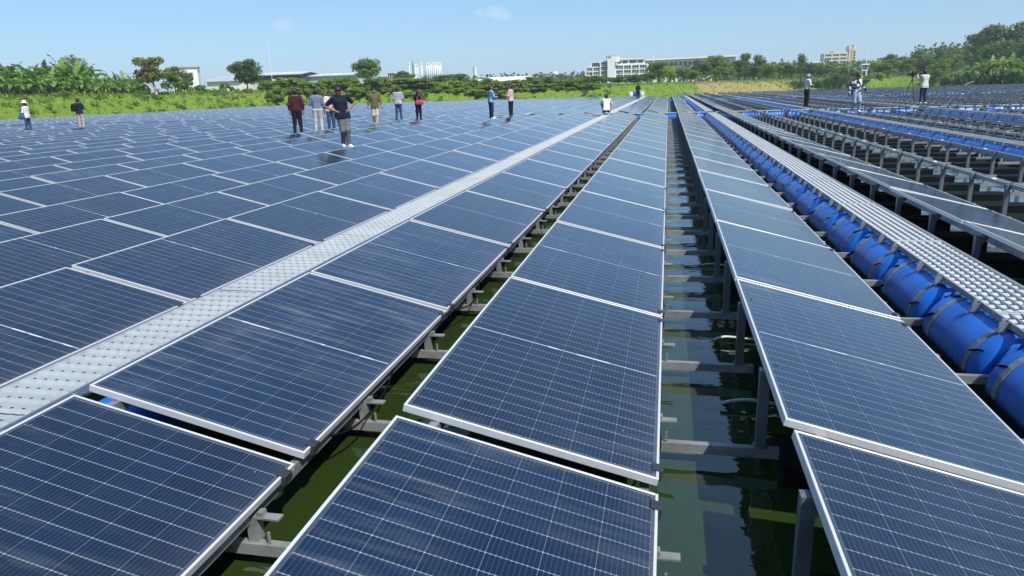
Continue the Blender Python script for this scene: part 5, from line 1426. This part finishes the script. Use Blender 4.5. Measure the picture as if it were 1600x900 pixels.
# guard cabin by the tall mast
Y = 228.; x0 = ray_at_y(1349.5, 120, Y).x; g0 = gz(x0, Y); zt = zat(1349, 101.5, Y)-g0; zb = zat(1349, 111, Y)-g0
t = thing('guard_cabin', 'small teal cabin with a white roof at the foot of the mast', 'cabin', (x0, Y, g0))
b = MB(); b.span(-.75, .75, -.7, .7, zb, zt); b.build('wall', M['white'], t)
w = MB(); w.span(-.6, .6, -.76, -.71, zb+.35, zt-.2); w.build('window', simple('teal_glass', (.03, .16, .17), .2), t)
b = MB(); b.span(-1.1, 1.1, -1., 1., zt, zt+.3); b.build('roof', M['white'], t)
for sx in (-.6, .6): b = MB(); b.span(sx-.08, sx+.08, -.6, -.45, -.5, zb); b.build('leg', CONC, t)
# boat at the far bank
q = ray_at_z(1243, 138, WATER_Z)
t = thing('boat', 'dark flat boat with a red drum moored at the brown bank', 'boat', (q.x, q.y, WATER_Z), .12)
b = MB(); n0 = []
for x, w, zk, zg in ((-2.6, .15, .25, .75), (-2., .55, .0, .6), (0, .7, -.1, .5), (2., .6, .0, .55), (2.6, .35, .15, .65)):
    n0.append(len(b.v)); b.v += [(x, -w, zg), (x, -w*.7, zk), (x, w*.7, zk), (x, w, zg), (x, w-.08, zg), (x, w*.6, zk+.12), (x, -w*.6, zk+.12), (x, -w+.08, zg)]
for i in range(4):
    for j in range(8): b.f.append((n0[i]+j, n0[i]+(j+1) % 8, n0[i+1]+(j+1) % 8, n0[i+1]+j)); b.m.append(0)
b.f += [tuple(range(8)), tuple(n0[4]+j for j in reversed(range(8)))]; b.m += [0, 0]
b.build('hull', DARKW, t)
b = MB(); b.span(-.1, .1, -.6, .6, .38, .44); b.build('thwart', BARK, t)
RED = simple('red_plastic', (.50, .045, .05), .5)
t = thing('red_drum', 'red plastic drum at the stern of the moored boat', 'drum', (q.x+2.1, q.y-.1, WATER_Z+.25))
b = MB(); b.tube([(-.55, 0, .42), (-.5, 0, .42), (.5, 0, .42), (.55, 0, .42)], [.4, .44, .44, .4], 14); b.build('barrel', RED, t, True)
b = MB(); b.tube([(-.2, 0, .42), (-.14, 0, .42)], [.46, .46], 14); b.tube([(.14, 0, .42), (.2, 0, .42)], [.46, .46], 14); b.build('hoop', RED, t, True)
# leaning poles on the far bank
for k, (u0, v0, u1, v1) in enumerate(((1036, 142, 1045, 133), (1101, 141, 1107, 130), (1138, 137, 1143, 129), (1205, 136, 1211, 125), (1108, 135, 1104, 142), (1271, 131, 1284, 121), (1325, 104, 1327, 115), (1309, 135, 1313, 128))):
    Y = (shore_y((u0+u1)/2, 100) or 200)+2.5; a, c = ray_at_y(u0, v0, Y), ray_at_y(u1, v1, Y)
    t = tag(MB_pole(a, c), 'thin leaning stick on the far bank, %s from left' % ordw(k+1), 'stick', 'sticks on the bank') if False else None
    b = MB(); b.tube([tuple(a), tuple((a+c)/2+Vector((0, 0, .05))), tuple(c)], [.075, .065, .05], 6)
    tag(b.build('wooden_stick', BARKP), 'pale stick leaning on the far bank slope, %s in the line from left' % ordw(k+1), 'stick', 'sticks on the bank')
for k, (u0, v0, u1, v1, Yo) in enumerate(((1346, 131, 1372, 123.5, 2), (1507, 133, 1550, 117, 1.5), (1487, 124, 1508, 119, 2.))):
    Y = (shore_y((u0+u1)/2, 100) or 200)+Yo-2; a, c = ray_at_y(u0, v0, Y), ray_at_y(u1, v1, Y)
    b = MB(); b.tube([tuple(a), tuple((a+c)/2+Vector((0, 0, .12))), tuple(c)], [.11, .10, .08], 7)
    tag(b.build('bamboo_pole', BARKP), ('long pale bamboo pole slanting by the reeds and the mast', 'long pale bamboo pole slanting under the right banana clump', 'short pale bamboo pole behind the cameraman')[k], 'pole', 'bamboo poles')
# aerators floating by the far bank
for k, (u, v) in enumerate(((632, 160), (690, 156), (708, 157), (728, 156), (738, 156))):
    q = ray_at_z(u, v+1.5, WATER_Z); 
    t = thing('pond_float', 'small white float raft on the water by the far bank, %s from left' % ordw(k+1), 'float', (q.x, q.y, WATER_Z), r2.uniform(0, 3), 'white floats on the water')
    for s in (-1, 1): b = MB(); b.tube([(-.7, s*.4, .12), (-.6, s*.4, .14), (.6, s*.4, .14), (.7, s*.4, .12)], [.1, .17, .17, .1], 8); b.build('pontoon', M['white'], t, True)
    b = MB(); b.span(-.25, .25, -.5, .5, .28, .36); b.span(-.15, .15, -.18, .18, .36, .7); b.build('motor', ROOFG if k % 2 else M['white'], t)
for k, (u, v, m) in enumerate(((985, 153, CONC2), (990.5, 152, M['drum']), (995, 152, M['drum']), (1003, 152, CONC2))):
    q = ray_at_z(u, v, WATER_Z)
    t = thing('floating_barrel', ('pale barrel floating at the far bank left of the dark-clothed man', 'blue barrel floating at the far bank, left of a pair', 'blue barrel floating at the far bank, right of a pair', 'pale barrel floating at the far bank right of the dark-clothed man')[k], 'barrel', (q.x, q.y, WATER_Z), 0, 'barrels at the far bank')
    b = MB(); b.tube([(0, 0, -.3), (0, 0, 0), (0, 0, .95), (0, 0, 1.)], [.35, .4, .4, .34], 12); b.build('barrel', m, t, True)
    b = MB(); b.tube([(0, 0, .35), (0, 0, .42)], [.42, .42], 12); b.build('hoop', m, t, True)

# loose cables and a hose in the water gaps
def cable(pts, r, label, m=M['rubber'], name='cable'):
    P_ = [Vector(p) for p in pts]; q = []
    for i in range(len(P_)-1):
        a, b_, c, d = P_[max(i-1, 0)], P_[i], P_[i+1], P_[min(i+2, len(P_)-1)]
        for k in range(6):
            t = k/6; q.append(.5*((2*b_)+(c-a)*t+(2*a-5*b_+4*c-d)*t*t+(3*b_-a-3*c+d)*t**3))
    q.append(P_[-1]); b = MB(); b.tube(q, r, 6)
    tag(b.build(name, m, None, True), label, name, 'cables in the water gaps')
PALEC = simple('pale_hose', (.50, .52, .50), .5)
cable([(.36, 4.18, -.27), (.44, 4.20, -.255), (.54, 4.21, -.25), (.72, 4.22, -.28)], .011, 'pale hose crossing the wide gap beside a tall post, nearest one', PALEC)
cable([(.38, 5.33, -.27), (.46, 5.36, -.25), (.60, 5.36, -.255), (.8, 5.4, -.28)], .010, 'pale hose crossing the wide gap, second from front', PALEC)
cable([(.40, 7.7, -.26), (.48, 7.72, -.25), (.62, 7.7, -.255), (.8, 7.7, -.28)], .010, 'pale hose crossing the wide gap, third from front', PALEC)
cable([(-1.66, 3.0, -.06), (-1.60, 3.3, -.13), (-1.60, 3.7, -.12), (-1.66, 4.1, -.06)], .006, 'black cable sagging under the low edge of the second near panel')
cable([(-1.66, 5.2, -.06), (-1.60, 5.6, -.15), (-1.60, 5.9, -.13), (-1.66, 6.3, -.06)], .006, 'black cable sagging under the low edge of the third near panel')
cable([(-.06, 2.9, -.06), (.0, 3.2, -.12), (.0, 3.45, -.10), (-.06, 3.9, -.06)], .006, 'black cable sagging below the middle row at the wide gap')

# ------------------------------------------------------------------ thin haze in the air
hz = bpy.data.materials.new('haze'); hz.use_nodes = True; ht = hz.node_tree; ht.nodes.clear()
ho = ht.nodes.new('ShaderNodeOutputMaterial'); hv = ht.nodes.new('ShaderNodeVolumePrincipled')
hv.inputs['Color'].default_value = (.86, .94, 1.0, 1); hv.inputs['Density'].default_value = HAZE; hv.inputs['Anisotropy'].default_value = 0.
ht.links.new(hv.outputs[0], ho.inputs['Volume'])
b = MB(); b.span(-3600, 3600, -700, 5100, -4.0, 75.)
tag(b.build('haze', hz), 'thin pale haze in the air over the lake', 'haze', kind='stuff')
